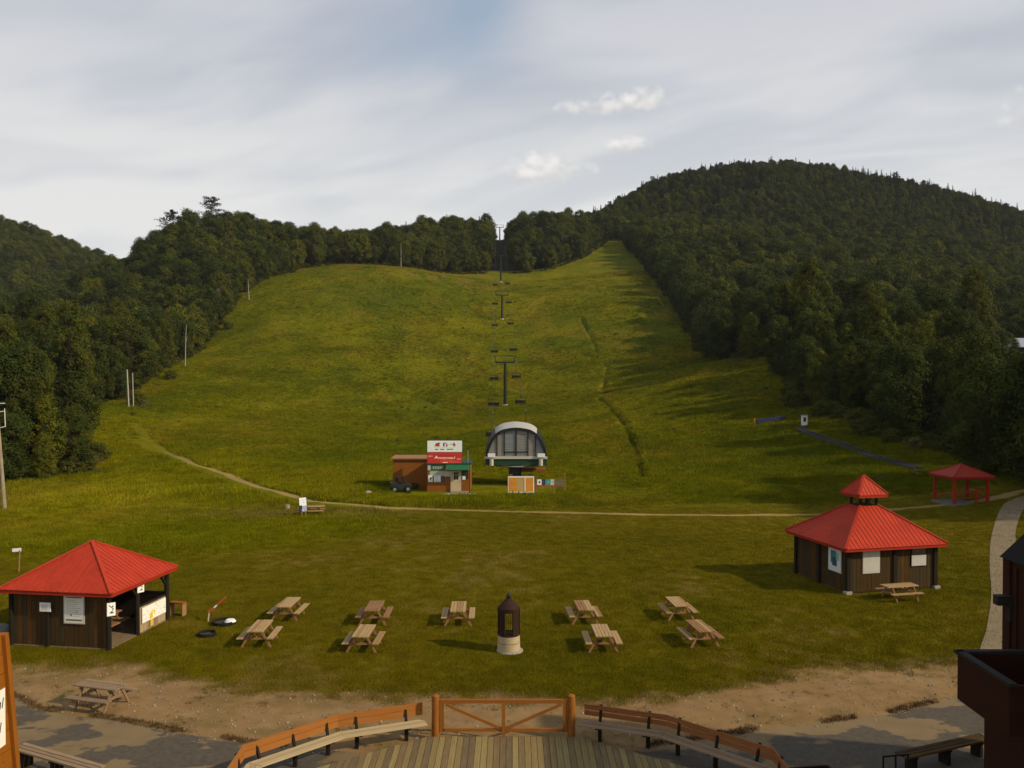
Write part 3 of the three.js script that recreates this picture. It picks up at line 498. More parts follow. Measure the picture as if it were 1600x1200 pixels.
// ------------------------------------------------------------------ grass
{
  const blade = (rng, n, h, spread, w) => { const p = []; for (let i = 0; i < n; i++) { const a = rng() * 6.283, q = spread * Math.sqrt(rng()), x = Math.cos(a) * q, z = Math.sin(a) * q, b = rng() * 6.283, l = h * (0.55 + 0.6 * rng()), le = l * (0.25 + 0.5 * rng()), t = rng() * 6.283; p.push(x - Math.cos(b) * w, -0.03, z - Math.sin(b) * w, x + Math.cos(b) * w, -0.03, z + Math.sin(b) * w, x + Math.cos(t) * le, l, z + Math.sin(t) * le); } const g = new THREE.BufferGeometry(); g.setAttribute('position', new THREE.Float32BufferAttribute(p, 3)); g.computeVertexNormals(); return g; };
  const mat = new THREE.MeshPhysicalMaterial({ color: 0xffffff, roughness: 1, specularIntensity: 0.04 });
  const field = (name, label, geo, count, seed, sample) => {
    const rng = mulberry(seed), ms = [], cs = [], o = [0, 0, 0]; let tries = 0;
    while (ms.length < count && tries++ < count * 6) {
      const s = sample(rng); if (!s) continue; const [x, d, k, f] = s; groundColor(x, d, o);
      const v = (f || 1.1) * (0.55 + 0.9 * rng()), y = (rng() - 0.5) * 0.25;
      cs.push(new THREE.Color().setRGB(o[0] * v * (1 + y), o[1] * v, o[2] * v)); const q = k * (0.6 + 0.8 * rng());
      ms.push(new THREE.Matrix4().compose(new THREE.Vector3(x, ground(x, d), -d), new THREE.Quaternion().setFromAxisAngle(new THREE.Vector3(0, 1, 0), rng() * 6.283), new THREE.Vector3(q * 1.15, q, q * 1.15)));
    }
    const im = new THREE.InstancedMesh(geo, mat, ms.length); im.name = name; ms.forEach((m, i) => { im.setMatrixAt(i, m); im.setColorAt(i, cs[i]); }); im.castShadow = im.receiveShadow = true;
    scene.add(tag(im, label, 'grass', null, 'stuff'));
  };
  field('lawn_grass', 'short mown grass of the lawn round the picnic tables', blade(mulberry(1), 16, 0.055, 0.16, 0.008), 130000, 501, (r) => {
    const d = 27 + 48 * Math.pow(r(), 1.25), x = (r() * 2 - 1) * (0.6 * d + 2); if (roughness(x, d) > 0.6 || dirtAt(x, d) > 0.25 + 0.7 * r() || pathAt(x, d) > 0.3) return null; return [x, d, 1];
  });
  field('meadow_grass', 'tall rough grass covering the ski slope and valley floor', blade(mulberry(2), 20, 0.24, 0.30, 0.024), 330000, 502, (r) => {
    const d = 47 + 400 * Math.pow(r(), 1.8), x = (r() * 2 - 1) * (0.58 * d + 2); if (Math.abs(x) > 118 || !(inside(x, d, meadow) || inside(x - Math.sign(x) * 5, d, meadow)) || roughness(x, d) < 0.15 + 0.7 * r() || pathAt(x, d) > 0.2 || segDist(x, d, footpath) < 0.9 || (d < 130 && segDist(x, d + 1.5, footpath) < 1.4)) return null;
    if (Math.abs(x + 3.5) < 8 && d > 82.5 && d < 94) return null; const tall = 1 + 1.3 * Math.exp(-(((x + 36) / 11) ** 2 + ((d - 80) / 7) ** 2)) * vnoise(x * 0.5, d * 0.5, 171); return [x, d, tall * (0.25 + 1.5 * fbm(x * 0.1, d * 0.07, 3, 141) * (0.6 + 0.8 * vnoise(x * 0.4, d * 0.3, 173))) * (0.35 + 0.65 * sstep(0.5, 1, roughness(x, d))), 1.25 + 0.7 * clamp(tall - 1)];
  });
  field('weeds', 'straggling weeds along the edge of the asphalt and in the dirt', blade(mulberry(3), 14, 0.08, 0.10, 0.009), 1500, 503, (r) => {
    const e = r() < 0.75, x = -20 + 37 * r(), d = e ? lerpLine(asphaltEdge, x) + 0.1 + 0.35 * (r() - 0.3) : lerpLine(asphaltEdge, x) + r() * 4; if (d < 24 || (Math.abs(x) < 2.4 && d < 26) || (!e && vnoise(x, d, 151) < 0.7)) return null; if (e && vnoise(x * 0.9, 2, 153) < 0.45) return null; return [x, d, 0.8, 0.5];
  });
}
{
  const rng = mulberry(606), g = new THREE.IcosahedronGeometry(0.5, 0); g.scale(1, 0.6, 0.85); const im = new THREE.InstancedMesh(g, M.paleStone, 2600); im.name = 'gravel'; let n = 0;
  while (n < 2600) { const x = -20 + 38 * rng(), d = 24.4 + 8 * rng(); if (dirtAt(x, d) < 0.5 || d < lerpLine(asphaltEdge, x) - 0.4 || (Math.abs(x) < 2.6 && d < 25.6)) continue; const s = 0.025 + 0.075 * Math.pow(rng(), 4); im.setMatrixAt(n, new THREE.Matrix4().compose(new THREE.Vector3(x, 0.01, -d), new THREE.Quaternion().setFromEuler(new THREE.Euler(rng(), rng() * 6, rng())), new THREE.Vector3(s, s, s))); const v = 0.35 + 0.6 * rng(); im.setColorAt(n, new THREE.Color().setRGB(v, v * 0.95, v * 0.85)); n++; }
  im.castShadow = im.receiveShadow = true; scene.add(tag(im, 'small stones strewn over the bare dirt', 'gravel', null, 'stuff'));
}
// shrubs at the foot of the woods and tufts of tall herbs in the meadow
{
  const rng = mulberry(808), spots = [];
  for (const [x, d, s, v] of [[-72, 172, 1, 0], [-69, 168, 0.8, 1], [-75, 160, 1.1, 0], [44, 128, 0.9, 0], [46, 118, 1, 0], [49, 92, 0.9, 0], [45, 100, 0.8, 1], [60, 84, 0.9, 1], [51, 84, 1.0, 0], [56, 86, 1.2, 0], [-95, 300, 1, 0], [-80, 210, 0.9, 0], [54, 262, 1, 0], [44, 140, 1.1, 0]]) spots.push([x, d, s, v]);
  const kinds = ['low leafy green shrub', 'low pale green shrub'], P = [];
  for (const [x, d, s, v] of spots) {
    const label = kinds[v] + (x > 0 ? ' at the foot of the wood by the conveyor' : ' at the foot of the wood by the bare poles');
    let o; if (!P[v]) { o = P[v] = thing('shrub', label, 'shrub'); part('stem', KIND.bush[v].trunk, M.bark, o); part('foliage', KIND.bush[v].crown, leafMat, o); } else o = copy(P[v], [0, 0, 0], 0, label);
    o.position.set(x, ground(x, d) - 0.05, -d); o.scale.setScalar(s); o.rotation.y = rng() * 6; o.userData.group = x > 0 ? 'shrubs by the conveyor' : 'shrubs by the bare poles'; o.userData.label = label;
  }
  const edge = []; for (let k = 3; k + 3 < meadow.length; k++) { const [ax, ad] = meadow[k], [cx, cd] = meadow[k + 1], L = Math.hypot(cx - ax, cd - ad); for (let q = 0; q < L; q += 1.3) { const t = (q + rng()) / L, x = mix(ax, cx, t) + (rng() - 0.35) * 3 * Math.sign(ax), d = mix(ad, cd, t) + (rng() - 0.4) * 2.5; if (Math.abs(x - liftX(d)) < 7 || (x > 40 && d < 88 && x < 66) || (x < -66 && x > -80 && d < 176 && rng() < 0.5)) continue; edge.push([x, d, 0.3 + 0.75 * rng() * rng()]); } }
  [0, 1].forEach((v) => { const list = edge.filter((_, i) => (i % 3 === 0) === (v === 1)), m = new THREE.InstancedMesh(KIND.bush[v].crown, leafMat, list.length); m.name = v ? 'pale_undergrowth' : 'dark_undergrowth'; list.forEach(([x, d, s], i) => m.setMatrixAt(i, new THREE.Matrix4().compose(new THREE.Vector3(x, ground(x, d) - 0.08, -d), new THREE.Quaternion().setFromAxisAngle(new THREE.Vector3(0, 1, 0), i * 1.7), new THREE.Vector3(s * 1.3, s, s * 1.3)))); m.castShadow = m.receiveShadow = true; scene.add(tag(m, v ? 'pale undergrowth along the edge of the woods' : 'dark green undergrowth along the edge of the woods', 'undergrowth', null, 'stuff')); });
  const im = [0, 1].map((v) => { const list = []; for (let i = 0; i < 900; i++) { const d = 80 + 330 * Math.pow(rng(), 1.3), x = (rng() * 2 - 1) * 0.5 * d; if (!inside(x, d, meadow) || vnoise(x * 0.05, d * 0.04, 161 + v) < 0.5 || segDist(x, d, footpath) < 3 || (Math.abs(x) < 9 && d < 96)) continue; list.push([x, d, 0.08 + 0.2 * rng() * rng()]); }
    const m = new THREE.InstancedMesh(KIND.bush[v].crown, leafMat, list.length); m.name = v ? 'pale_herbs' : 'dark_herbs'; list.forEach(([x, d, s], i) => m.setMatrixAt(i, new THREE.Matrix4().compose(new THREE.Vector3(x, ground(x, d) - 0.05, -d), new THREE.Quaternion().setFromAxisAngle(new THREE.Vector3(0, 1, 0), i), new THREE.Vector3(s * 1.4, s, s * 1.4)))); m.castShadow = m.receiveShadow = true;
    scene.add(tag(m, v ? 'patches of pale grey green herbs in the meadow' : 'patches of dark green herbs in the meadow', 'herbs', null, 'stuff')); return m; });
}

// ------------------------------------------------------------------ lodge wings and deck
const DECK = 0.12;
{
  const w = thing('lodge_wing', 'dark brown timber lodge wing with boxed balcony beside the shaded bench', 'building', [11.75, 0, -21.2]);
  const W = 8.4, L = 14, H = 6.1; // local: x to the right, z towards the camera
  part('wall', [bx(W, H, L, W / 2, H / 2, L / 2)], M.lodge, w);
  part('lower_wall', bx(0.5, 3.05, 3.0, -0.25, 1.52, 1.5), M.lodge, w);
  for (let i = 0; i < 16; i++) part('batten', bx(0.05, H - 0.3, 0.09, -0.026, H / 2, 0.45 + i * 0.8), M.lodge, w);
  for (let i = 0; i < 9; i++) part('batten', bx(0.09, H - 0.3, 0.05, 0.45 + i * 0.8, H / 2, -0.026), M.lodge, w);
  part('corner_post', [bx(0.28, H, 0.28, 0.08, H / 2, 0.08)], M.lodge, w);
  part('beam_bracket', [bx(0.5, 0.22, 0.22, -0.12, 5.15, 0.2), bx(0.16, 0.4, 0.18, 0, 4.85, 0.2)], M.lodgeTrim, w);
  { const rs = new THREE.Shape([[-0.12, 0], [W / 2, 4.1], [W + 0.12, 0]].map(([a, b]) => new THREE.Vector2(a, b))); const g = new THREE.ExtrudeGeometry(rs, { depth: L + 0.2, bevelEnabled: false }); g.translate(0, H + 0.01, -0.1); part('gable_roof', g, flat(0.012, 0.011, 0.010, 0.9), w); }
  const bal = part('balcony', [bx(1.6, 1.05, 0.09, -0.8, 3.6, 0.95), bx(0.09, 1.05, 2.0, -1.56, 3.6, 2.0), bx(1.6, 1.05, 0.09, -0.8, 3.6, 3.0), bx(1.55, 0.08, 2.0, -0.8, 3.11, 2.0)], M.lodge, w);
  part('handrail', [bx(1.7, 0.07, 0.17, -0.83, 4.16, 0.95), bx(0.17, 0.07, 2.2, -1.57, 4.16, 2.02)], M.lodgeTrim, bal);
  const win = part('window', bx(0.04, 1.6, 1.5, -0.02, 4.6, 4.2), M.lodgeTrim, w); part('pane', bx(0.03, 1.4, 1.3, -0.035, 4.6, 4.2), M.glass, win);
  const l = thing('lodge_wall', 'orange stained timber lodge wall carrying a white banner', 'building', [-8.95, 0, -15.9]);
  const sh = new THREE.Shape([[0.56, 0], [-0.22, 5.95], [-9, 5.95], [-9, 0]].map(([a, b]) => new THREE.Vector2(a, b))), g = new THREE.ExtrudeGeometry(sh, { depth: 0.3, bevelEnabled: false });
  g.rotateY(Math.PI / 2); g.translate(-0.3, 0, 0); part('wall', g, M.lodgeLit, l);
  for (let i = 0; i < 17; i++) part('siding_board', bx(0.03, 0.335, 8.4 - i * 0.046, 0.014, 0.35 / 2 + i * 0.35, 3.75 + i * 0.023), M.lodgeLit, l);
  part('end_trim', beam([0.02, 0, -0.5], [0.02, 5.95, 0.28], 0.12, 0.16, [1, 0, 0]), M.lodgeLit, l);
  const bn = thing('banner', 'white banner with dark lettering on orange timber wall', 'banner', [-8.9, 4.5, -15.62], Math.PI / 2);
  part('panel', bx(1.8, 1.0, 0.012, -0.9, 0, 0), M.white, bn);
  part('print', sheet(1.8, 1.0, -0.9, 0, 0.009), print(512, 284, (c, w2, h2) => { c.fillStyle = '#e9e7dc'; c.fillRect(0, 0, w2, h2); c.fillStyle = '#2a2a30'; c.font = 'italic bold 64px sans-serif'; c.textAlign = 'right'; c.fillText('ral', w2 - 18, 92); c.fillText('ral', w2 - 40, 208); c.fillStyle = '#8a8a86'; c.font = '24px sans-serif'; c.fillText('.com', w2 - 60, 252); }), bn);
}
{
  const dk = thing('deck', 'weathered plank deck before the log gate', 'deck', [-0.25, 0, 0]);
  const edge = (x) => Math.abs(x) < 2.15 ? 25.33 : 25.33 - 0.73 * (Math.abs(x) - 2.15), r = mulberry(9);
  const pw = 0.172; for (let i = -44; i <= 44; i++) {
    const x = i * pw, half = (pw - 0.012) / 2, h = DECK + (r() - 0.5) * 0.008, g = bx(half * 2, 0.045, 13, 0, 0, 0), p = g.attributes.position, m = r();
    for (let k = 0; k < p.count; k++) { const px = p.getX(k), far = p.getZ(k) < 0; p.setZ(k, far ? -edge(x + px) - (r() < 0.0 ? 0 : 0) : -12); }
    g.translate(x, h - 0.0225, 0); part('plank', g, M.deck[m < 0.35 ? 0 : m < 0.62 ? 1 : m < 0.85 ? 2 : 3], dk);
  }
  const e2 = (x) => -edge(x) - 0.03; part('rim_board', [beam([-2.15, 0.04, e2(2.15)], [2.15, 0.04, e2(2.15)], 0.04, 0.1), beam([-2.15, 0.04, e2(2.15)], [-7.5, 0.04, e2(7.5)], 0.04, 0.1), beam([2.15, 0.04, e2(2.15)], [7.5, 0.04, e2(7.5)], 0.04, 0.1)], M.post, dk);
}
{ // gate
  const g = thing('gate', 'low orange brown timber gate with diagonal braces at the end of the deck', 'gate', [-0.245, DECK, -25.42]);
  for (const s of [-1, 1]) { const p = part('post', rod([s * 1.94, -0.1, 0], [s * 1.94, 1.12, 0], 0.115, 0.105, 12), M.gate, g); const c = new THREE.SphereGeometry(0.112, 12, 6, 0, 6.283, 0, 1.57); c.scale(1, 0.55, 1); c.translate(s * 1.94, 1.12, 0); part('cap', c, M.gate, p); part('stile', bx(0.13, 0.85, 0.05, s * 1.76, 0.53, 0.02), M.gate, g); }
  part('top_rail', beam([-1.85, 0.98, 0], [1.85, 0.98, 0], 0.1, 0.1), M.gate, g); part('bottom_rail', beam([-1.72, 0.16, 0.01], [1.72, 0.16, 0.01], 0.07, 0.08), M.gate, g);
  part('middle_stile', bx(0.1, 0.95, 0.06, 0.0, 0.46, 0.055), M.gate, g);
  part('brace', beam([-1.65, 0.9, 0.045], [-0.05, 0.2, 0.045], 0.035, 0.08), M.gate, g); part('brace', beam([1.65, 0.9, 0.045], [0.05, 0.2, 0.045], 0.035, 0.08), M.gate, g);
}
function deckBench(label, pts, backMat, split, seatMats) { // pts: seat front line (x, d), the backrest stands behind it
  const c = pts[0], o = thing('deck_bench', label, 'bench', [c[0], 0.06, -c[1]]), P = pts.map(([x, d]) => [x - c[0], c[1] - d]);
  const off = (k, q) => { // offset point k away from the deck by q along the mean normal
    const n = (a, b) => { const vx = b[0] - a[0], vz = b[1] - a[1], l = Math.hypot(vx, vz); return [vz / l, -vx / l]; };
    const sgn = pts[1][0] < pts[0][0] ? -1 : 1; const A = k > 0 ? n(P[k - 1], P[k]) : n(P[0], P[1]), B = k + 1 < P.length ? n(P[k], P[k + 1]) : A; let x = A[0] + B[0], z = A[1] + B[1]; const l = Math.hypot(x, z); x /= l; z /= l; const cs = x * A[0] + z * A[1]; return [P[k][0] + sgn * x * q / cs, P[k][1] + sgn * z * q / cs];
  };
  for (let k = 0; k + 1 < P.length; k++) {
    for (let i = 0; i < 3; i++) { const q = 0.07 + i * 0.145, a = off(k, q), b = off(k + 1, q); part('seat_plank', beam([a[0], 0.46, a[1]], [b[0], 0.46, b[1]], 0.135, 0.04), seatMats[i % seatMats.length], o); }
    const rows = split ? [[0.60, 0.13], [0.77, 0.15]] : [[0.605, 0.17], [0.785, 0.17]];
    for (const [y, h] of rows) { const a = off(k, 0.52), b = off(k + 1, 0.52); part('back_board', beam([a[0], y + 0.06, a[1]], [b[0], y + 0.06, b[1]], 0.04, h), backMat, o); }
    const L = Math.hypot(P[k + 1][0] - P[k][0], P[k + 1][1] - P[k][1]), n = Math.max(2, Math.round(L / 0.95)), a0 = off(k, 0.1), b0 = off(k + 1, 0.1), a1 = off(k, 0.42), b1 = off(k + 1, 0.42), a2 = off(k, 0.56), b2 = off(k + 1, 0.56);
    for (let i = 0; i < n; i++) { const t = (i + 0.35) / (n - 0.3), f = (u, v, y) => [mix(u[0], v[0], t), y, mix(u[1], v[1], t)]; part('support', [beam(f(a1, b1, -0.06), f(a1, b1, 0.43), 0.14, 0.1), beam(f(a0, b0, 0.40), f(a2, b2, 0.40), 0.09, 0.07), beam(f(a1, b1, 0.4), f(a2, b2, 0.93), 0.07, 0.05)], M.post, o); }
  }
  return o;
}
deckBench('sunlit deck bench with orange stained back, left of the timber gate posts', [[-2.39, 25.15], [-4.55, 24.28], [-6.33, 22.5], [-6.3, 20.2]], M.orange, false, M.seat);
deckBench('shaded brown deck bench with two rail back beside the lodge wing', [[1.9, 25.1], [4.02, 24.3], [6.12, 22.3], [6.15, 20.0]], wood([0.20, 0.075, 0.022], [0.28, 0.11, 0.035], 0.75, 311), true, M.oldTable);
{
  const bench = (x, z, turn, label, mats) => { const o = thing('slat_bench', label, 'bench', [x, 0.016, z], turn); for (let i = 0; i < 3; i++) part('seat_slat', bx(3.1, 0.045, 0.125, 0, 0.46, -0.15 + i * 0.15), mats[i % mats.length], o); for (const s of [-1.2, 0, 1.2]) part('support', [bx(0.1, 0.43, 0.32, s, 0.215, 0), bx(0.07, 0.05, 0.44, s, 0.41, 0)], M.post, o); return o; };
  bench(-11.85, -23.15, -0.46, 'grey slatted bench on the asphalt next to orange lodge wall', M.oldTable);
  bench(11.6, -23.85, 0.40, 'dark slatted bench on the asphalt under the lodge balcony', M.board);
  const st = thing('rail_stand', 'small black metal railing on the asphalt in the shade', 'railing', [9.75, 0.016, -22.6], 0.2); for (const s of [-0.35, 0, 0.35]) part('upright', rod([s, 0, 0], [s, 0.75, 0], 0.025), M.blackMetal, st); part('top_bar', rod([-0.36, 0.75, 0], [0.36, 0.75, 0], 0.028), M.blackMetal, st);
  const ba = thing('planter_box', 'low reddish brown planter box at the end of the shaded bench', 'planter', [7.35, 0.016, -22.25], 0.15); part('box', [bx(1.5, 0.5, 0.06, 0, 0.25, 0.25), bx(1.5, 0.5, 0.06, 0, 0.25, -0.25), bx(0.06, 0.5, 0.44, 0.72, 0.25, 0), bx(0.06, 0.5, 0.44, -0.72, 0.25, 0)], M.lodge, ba); part('soil', bx(1.38, 0.05, 0.44, 0, 0.4, 0), M.bark, ba);
}

// ------------------------------------------------------------------ picnic tables
function picnicTable(mats, frame, label, pos, turn, group) { // long side along z
  const o = thing('picnic_table', label, 'picnic table', pos, turn, group); o.scale.setScalar(pos[1] > 0.04 || pos[1] < 0 ? 0.92 : 0.88); const r = mulberry(Math.round(pos[0] * 100) + 7000);
  for (let i = 0; i < 5; i++) part('plank', bx(0.126, 0.04, 1.83 + (r() - 0.5) * 0.02, -0.29 + i * 0.145, 0.745 + (r() - 0.5) * 0.006, 0), mats[Math.floor(r() * mats.length)], o);
  for (const s of [-1, 1]) for (let i = 0; i < 2; i++) part('bench_plank', bx(0.13, 0.04, 1.83, s * (0.575 + i * 0.14), 0.445, (r() - 0.5) * 0.02), mats[Math.floor(r() * mats.length)], o);
  for (const z of [-0.62, 0.62]) {
    part('bench_beam', bx(1.44, 0.09, 0.04, 0, 0.38, z), frame, o); part('top_beam', bx(0.68, 0.08, 0.04, 0, 0.685, z), frame, o);
    for (const s of [-1, 1]) part('leg', beam([s * 0.22, 0.72, z + 0.04], [s * 0.62, 0, z + 0.04], 0.09, 0.04, [0, 0, 1]), frame, o);
    part('brace', beam([0, 0.40, z], [0, 0.70, z * 0.35], 0.08, 0.04, [1, 0, 0]), frame, o);
  }
  return o;
}
{
  const G = 'picnic tables on the lawn', T = [[-9.72, 34.4, 0.02, 'by the black ring, in the row nearer the deck'], [-9.5, 37.9, -0.05, 'by the black ring, in the row nearer the lift'], [-5.75, 37.3, 0.0, 'in the row nearer the lift, second from the open sided shelter'], [-5.6, 33.75, -0.03, 'in the row nearer the deck, second from the open sided shelter'], [-2.23, 37.2, 0.02, 'standing alone between shelter tables and the iron hooded fireplace'], [3.0, 37.4, 0.06, 'next to the hooded fireplace, in the row nearer the lift'], [3.4, 33.8, 0.03, 'next to the hooded fireplace, in the row nearer the deck'], [7.05, 38.0, 0.10, 'nearest the cupola hut, in the row nearer the lift'], [7.25, 34.4, 0.13, 'nearest the cupola hut, in the row nearer the deck']];
  T.forEach(([x, d, a, w], i) => picnicTable([M.table[i % 3], M.table[(i * 2 + 1) % 3], M.table[1]], M.tableFrame, 'tan wooden picnic table ' + w, [x, 0.01, -d], a, G));
  picnicTable(M.oldTable, M.oldTable[1], 'weathered grey brown picnic table on the bare dirt beside asphalt', [-12.9, 0.01, -27.95], Math.PI / 2 - 0.30);
  picnicTable([M.table[0], M.table[1]], M.tableFrame, 'orange tan picnic table standing against the cupola hut', [17.75, 0.01, -40.9], Math.PI / 2 + 0.24);
}

// ------------------------------------------------------------------ roofed shelters
// sheet metal roof slope between eave e0-e1 and top t0-t1, with raised ribs
function roofSlope(e0, e1, t1, t0, mat, parent, rib = 0.23) {
  const E0 = new THREE.Vector3(...e0), E1 = new THREE.Vector3(...e1), T1 = new THREE.Vector3(...t1), T0 = new THREE.Vector3(...t0);
  const u = E1.clone().sub(E0), W = u.length(); u.normalize(); const n = u.clone().cross(T0.clone().sub(E0)).normalize(), v = n.clone().cross(u);
  const q = (P) => { const w = P.clone().sub(E0); return [w.dot(u), w.dot(v)]; }, a = q(T1), b = q(T0);
  const g = new THREE.ExtrudeGeometry(new THREE.Shape([[0, 0], [W, 0], a, b].map(([x, y]) => new THREE.Vector2(x, y))), { depth: 0.035, bevelEnabled: false });
  const list = [g.index ? g.toNonIndexed() : g];
  const top = Math.max(a[1], b[1]);
  for (let s = rib / 2; s < W; s += rib) { let L = top; if (s < b[0]) L = top * s / b[0]; else if (s > a[0]) L = top * (W - s) / (W - a[0]); if (L > 0.12) list.push(bx(0.04, L - 0.04, 0.02, s, L / 2, 0.043).toNonIndexed()); }
  const m = mergeGeometries(list.map((w) => { for (const k of Object.keys(w.attributes)) if (!['position', 'normal', 'uv'].includes(k)) w.deleteAttribute(k); return w; }));
  m.applyMatrix4(new THREE.Matrix4().makeBasis(u, v, n).setPosition(E0)); return part('roof_slope', m, mat, parent);
}
function hipRoof(hw, hd, y0, y1, tw, td, mats, parent, rib) {
  const e = [[-hw, y0, hd], [hw, y0, hd], [hw, y0, -hd], [-hw, y0, -hd]], t = [[-tw, y1, td], [tw, y1, td], [tw, y1, -td], [-tw, y1, -td]];
  for (let k = 0; k < 4; k++) { const m = (k + 1) % 4; roofSlope(e[k], e[m], t[m], t[k], mats, parent, rib); part('hip_cap', beam([e[k][0], e[k][1] + 0.06, e[k][2]], [t[k][0], t[k][1] + 0.06, t[k][2]], 0.13, 0.05), mats, parent); part('fascia', beam([e[k][0] * 0.985, y0 - 0.06, e[k][2] * 0.985], [e[m][0] * 0.985, y0 - 0.06, e[m][2] * 0.985], 0.04, 0.11), M.redDark, parent); }
}
function boardWall(parent, a, b, y0, y1, mats, seed, w = 0.2) { // vertical boards from a to b (x, z)
  const L = Math.hypot(b[0] - a[0], b[1] - a[1]), n = Math.round(L / w), s = L / n, ang = Math.atan2(-(b[1] - a[1]), b[0] - a[0]), r = mulberry(seed), geo = [0, 1, 2].map(() => bx(s - 0.012, y1 - y0, 0.03, 0, 0, 0));
  part('backing', bx(L, y1 - y0 - 0.02, 0.02, (a[0] + b[0]) / 2, (y0 + y1) / 2, (a[1] + b[1]) / 2).applyMatrix4(new THREE.Matrix4().makeTranslation((a[0] + b[0]) / 2, 0, (a[1] + b[1]) / 2).multiply(new THREE.Matrix4().makeRotationY(ang)).multiply(new THREE.Matrix4().makeTranslation(-(a[0] + b[0]) / 2, 0, -(a[1] + b[1]) / 2))), M.post, parent);
  for (let i = 0; i < n; i++) { const t = (i + 0.5) / n, q = r(), m = part('board', geo[Math.floor(r() * 3)], mats[q < 0.5 ? 0 : q < 0.78 ? 1 : 2], parent), o = 0.02 + r() * 0.012; m.position.set(mix(a[0], b[0], t) + Math.sin(ang) * o, (y0 + y1) / 2, mix(a[1], b[1], t) + Math.cos(ang) * o); m.rotation.y = ang; }
}
const notice = (bg, lines, extra) => print(192, 256, (c, w, h) => { c.fillStyle = bg; c.fillRect(0, 0, w, h); c.fillStyle = '#555'; c.fillRect(14, 12, w - 28, 12); for (let i = 0; i < lines; i++) { c.fillStyle = '#8d8b84'; c.fillRect(16, 44 + i * (h - 90) / lines, (w - 32) * (0.6 + 0.4 * ((i * 37) % 10) / 10), 4); } c.fillStyle = '#4a4640'; c.fillRect(14, h - 32, w - 28, 14); if (extra) extra(c, w, h); });
{ // open sided shelter: whole front and left wall, half walls to the back and right
  const o = thing('picnic_shelter', 'open sided wooden shelter with plain red hip roof', 'shelter', [-16.85, 0, -35.85], -9 * Math.PI / 180);
  const H = 2.2, h = 1.98;
  part('floor', bx(4.1, 0.06, 4.1, 0, 0.02, 0), speckle([0.16, 0.11, 0.06], [0.24, 0.17, 0.10], 0.95, 321), o);
  boardWall(o, [-h, h], [h, h], 0.05, H, M.board, 1); boardWall(o, [-h, -h], [-h, h], 0.05, H, M.board, 2); boardWall(o, [h, -h], [-h, -h], 0.05, 1.15, M.board, 3);
  boardWall(o, [h, 0.1], [h, -h], 0.05, 1.05, [M.seat[1], M.oldTable[0], M.seat[0]], 4);
  for (const [x, z] of [[-h, h], [h, h], [h, -h], [-h, -h], [h, 0.15]]) { part('post', rod([x + Math.sign(x) * 0.05, 0, z + (Math.abs(z) > 1 ? Math.sign(z) * 0.05 : 0)], [x + Math.sign(x) * 0.05, H + 0.05, z + (Math.abs(z) > 1 ? Math.sign(z) * 0.05 : 0)], 0.1, 0.095, 10), M.post, o); }
  part('batten_post', bx(0.13, 1.5, 0.09, -0.5, 0.75, h + 0.09), M.post, o);
  for (const z of [-h, h]) part('plate', bx(2 * h + 0.3, 0.14, 0.12, 0, H - 0.07, z), M.post, o); for (const x of [-h, h]) part('plate', bx(0.12, 0.14, 2 * h, x, H - 0.21, 0), M.post, o);
  part('rail', [bx(0.07, 0.07, 2.2, h + 0.02, 1.1, -1.0), bx(2 * h, 0.07, 0.07, 0, 1.2, -h)], M.post, o);
  for (const z of [-1.3, 0.6]) part('brace', beam([h + 0.03, H - 0.65, z < 0 ? -h : 0.15], [h + 0.03, H - 0.12, z < 0 ? -h + 0.5 : 0.62], 0.09, 0.09), M.post, o);
  hipRoof(h + 0.38, h + 0.38, H - 0.02, 3.62, 0.02, 0.02, M.red, o, 0.24);
  part('notice_frame', bx(0.86, 1.12, 0.03, 0.62, 1.5, h + 0.07), M.offwhite, o); part('notice', sheet(0.78, 1.04, 0.62, 1.5, h + 0.09), notice('#d9d6c6', 9, (c, w, hh) => { c.fillStyle = '#444'; c.fillRect(60, 175, 14, 18); c.fillRect(120, 150, 22, 6); }), o);
  part('small_sign', bx(0.46, 0.34, 0.03, -0.52, 1.55, h + 0.16), M.white, o); part('lettering', sheet(0.40, 0.28, -0.52, 1.55, h + 0.18), print(128, 96, (c, w, hh) => { c.fillStyle = '#dedbd0'; c.fillRect(0, 0, w, hh); c.fillStyle = '#77756c'; for (let i = 0; i < 4; i++) c.fillRect(14, 16 + i * 18, 96 - (i % 2) * 20, 7); }), o);
  const ski = print(96, 128, (c, w, hh) => { c.fillStyle = '#f2f1ea'; c.fillRect(0, 0, w, hh); c.strokeStyle = '#16211a'; c.lineWidth = 9; c.beginPath(); c.moveTo(18, 18); c.lineTo(74, 62); c.lineTo(40, 104); c.stroke(); c.beginPath(); c.arc(66, 34, 9, 0, 7); c.fillStyle = '#16211a'; c.fill(); c.fillRect(30, 92, 46, 14); });
  const s1 = part('pictogram_sign', bx(0.3, 0.5, 0.03, 0, 0, 0), M.white, o); s1.position.set(h + 0.16, 1.55, h + 0.06); s1.rotation.y = 0.75; part('pictogram', sheet(0.27, 0.46, 0, 0, 0.02), ski, s1);
  const s2 = part('pictogram_sign', bx(0.3, 0.4, 0.03, 0, 0, 0), M.white, o); s2.position.set(h + 0.2, 1.92, 0.15); s2.rotation.y = 1.15; part('pictogram', sheet(0.26, 0.36, 0, 0, 0.02), ski, s2);
  part('white_board', bx(0.02, 0.62, 1.75, h + 0.085, 0.70, -1.0), M.white, o);
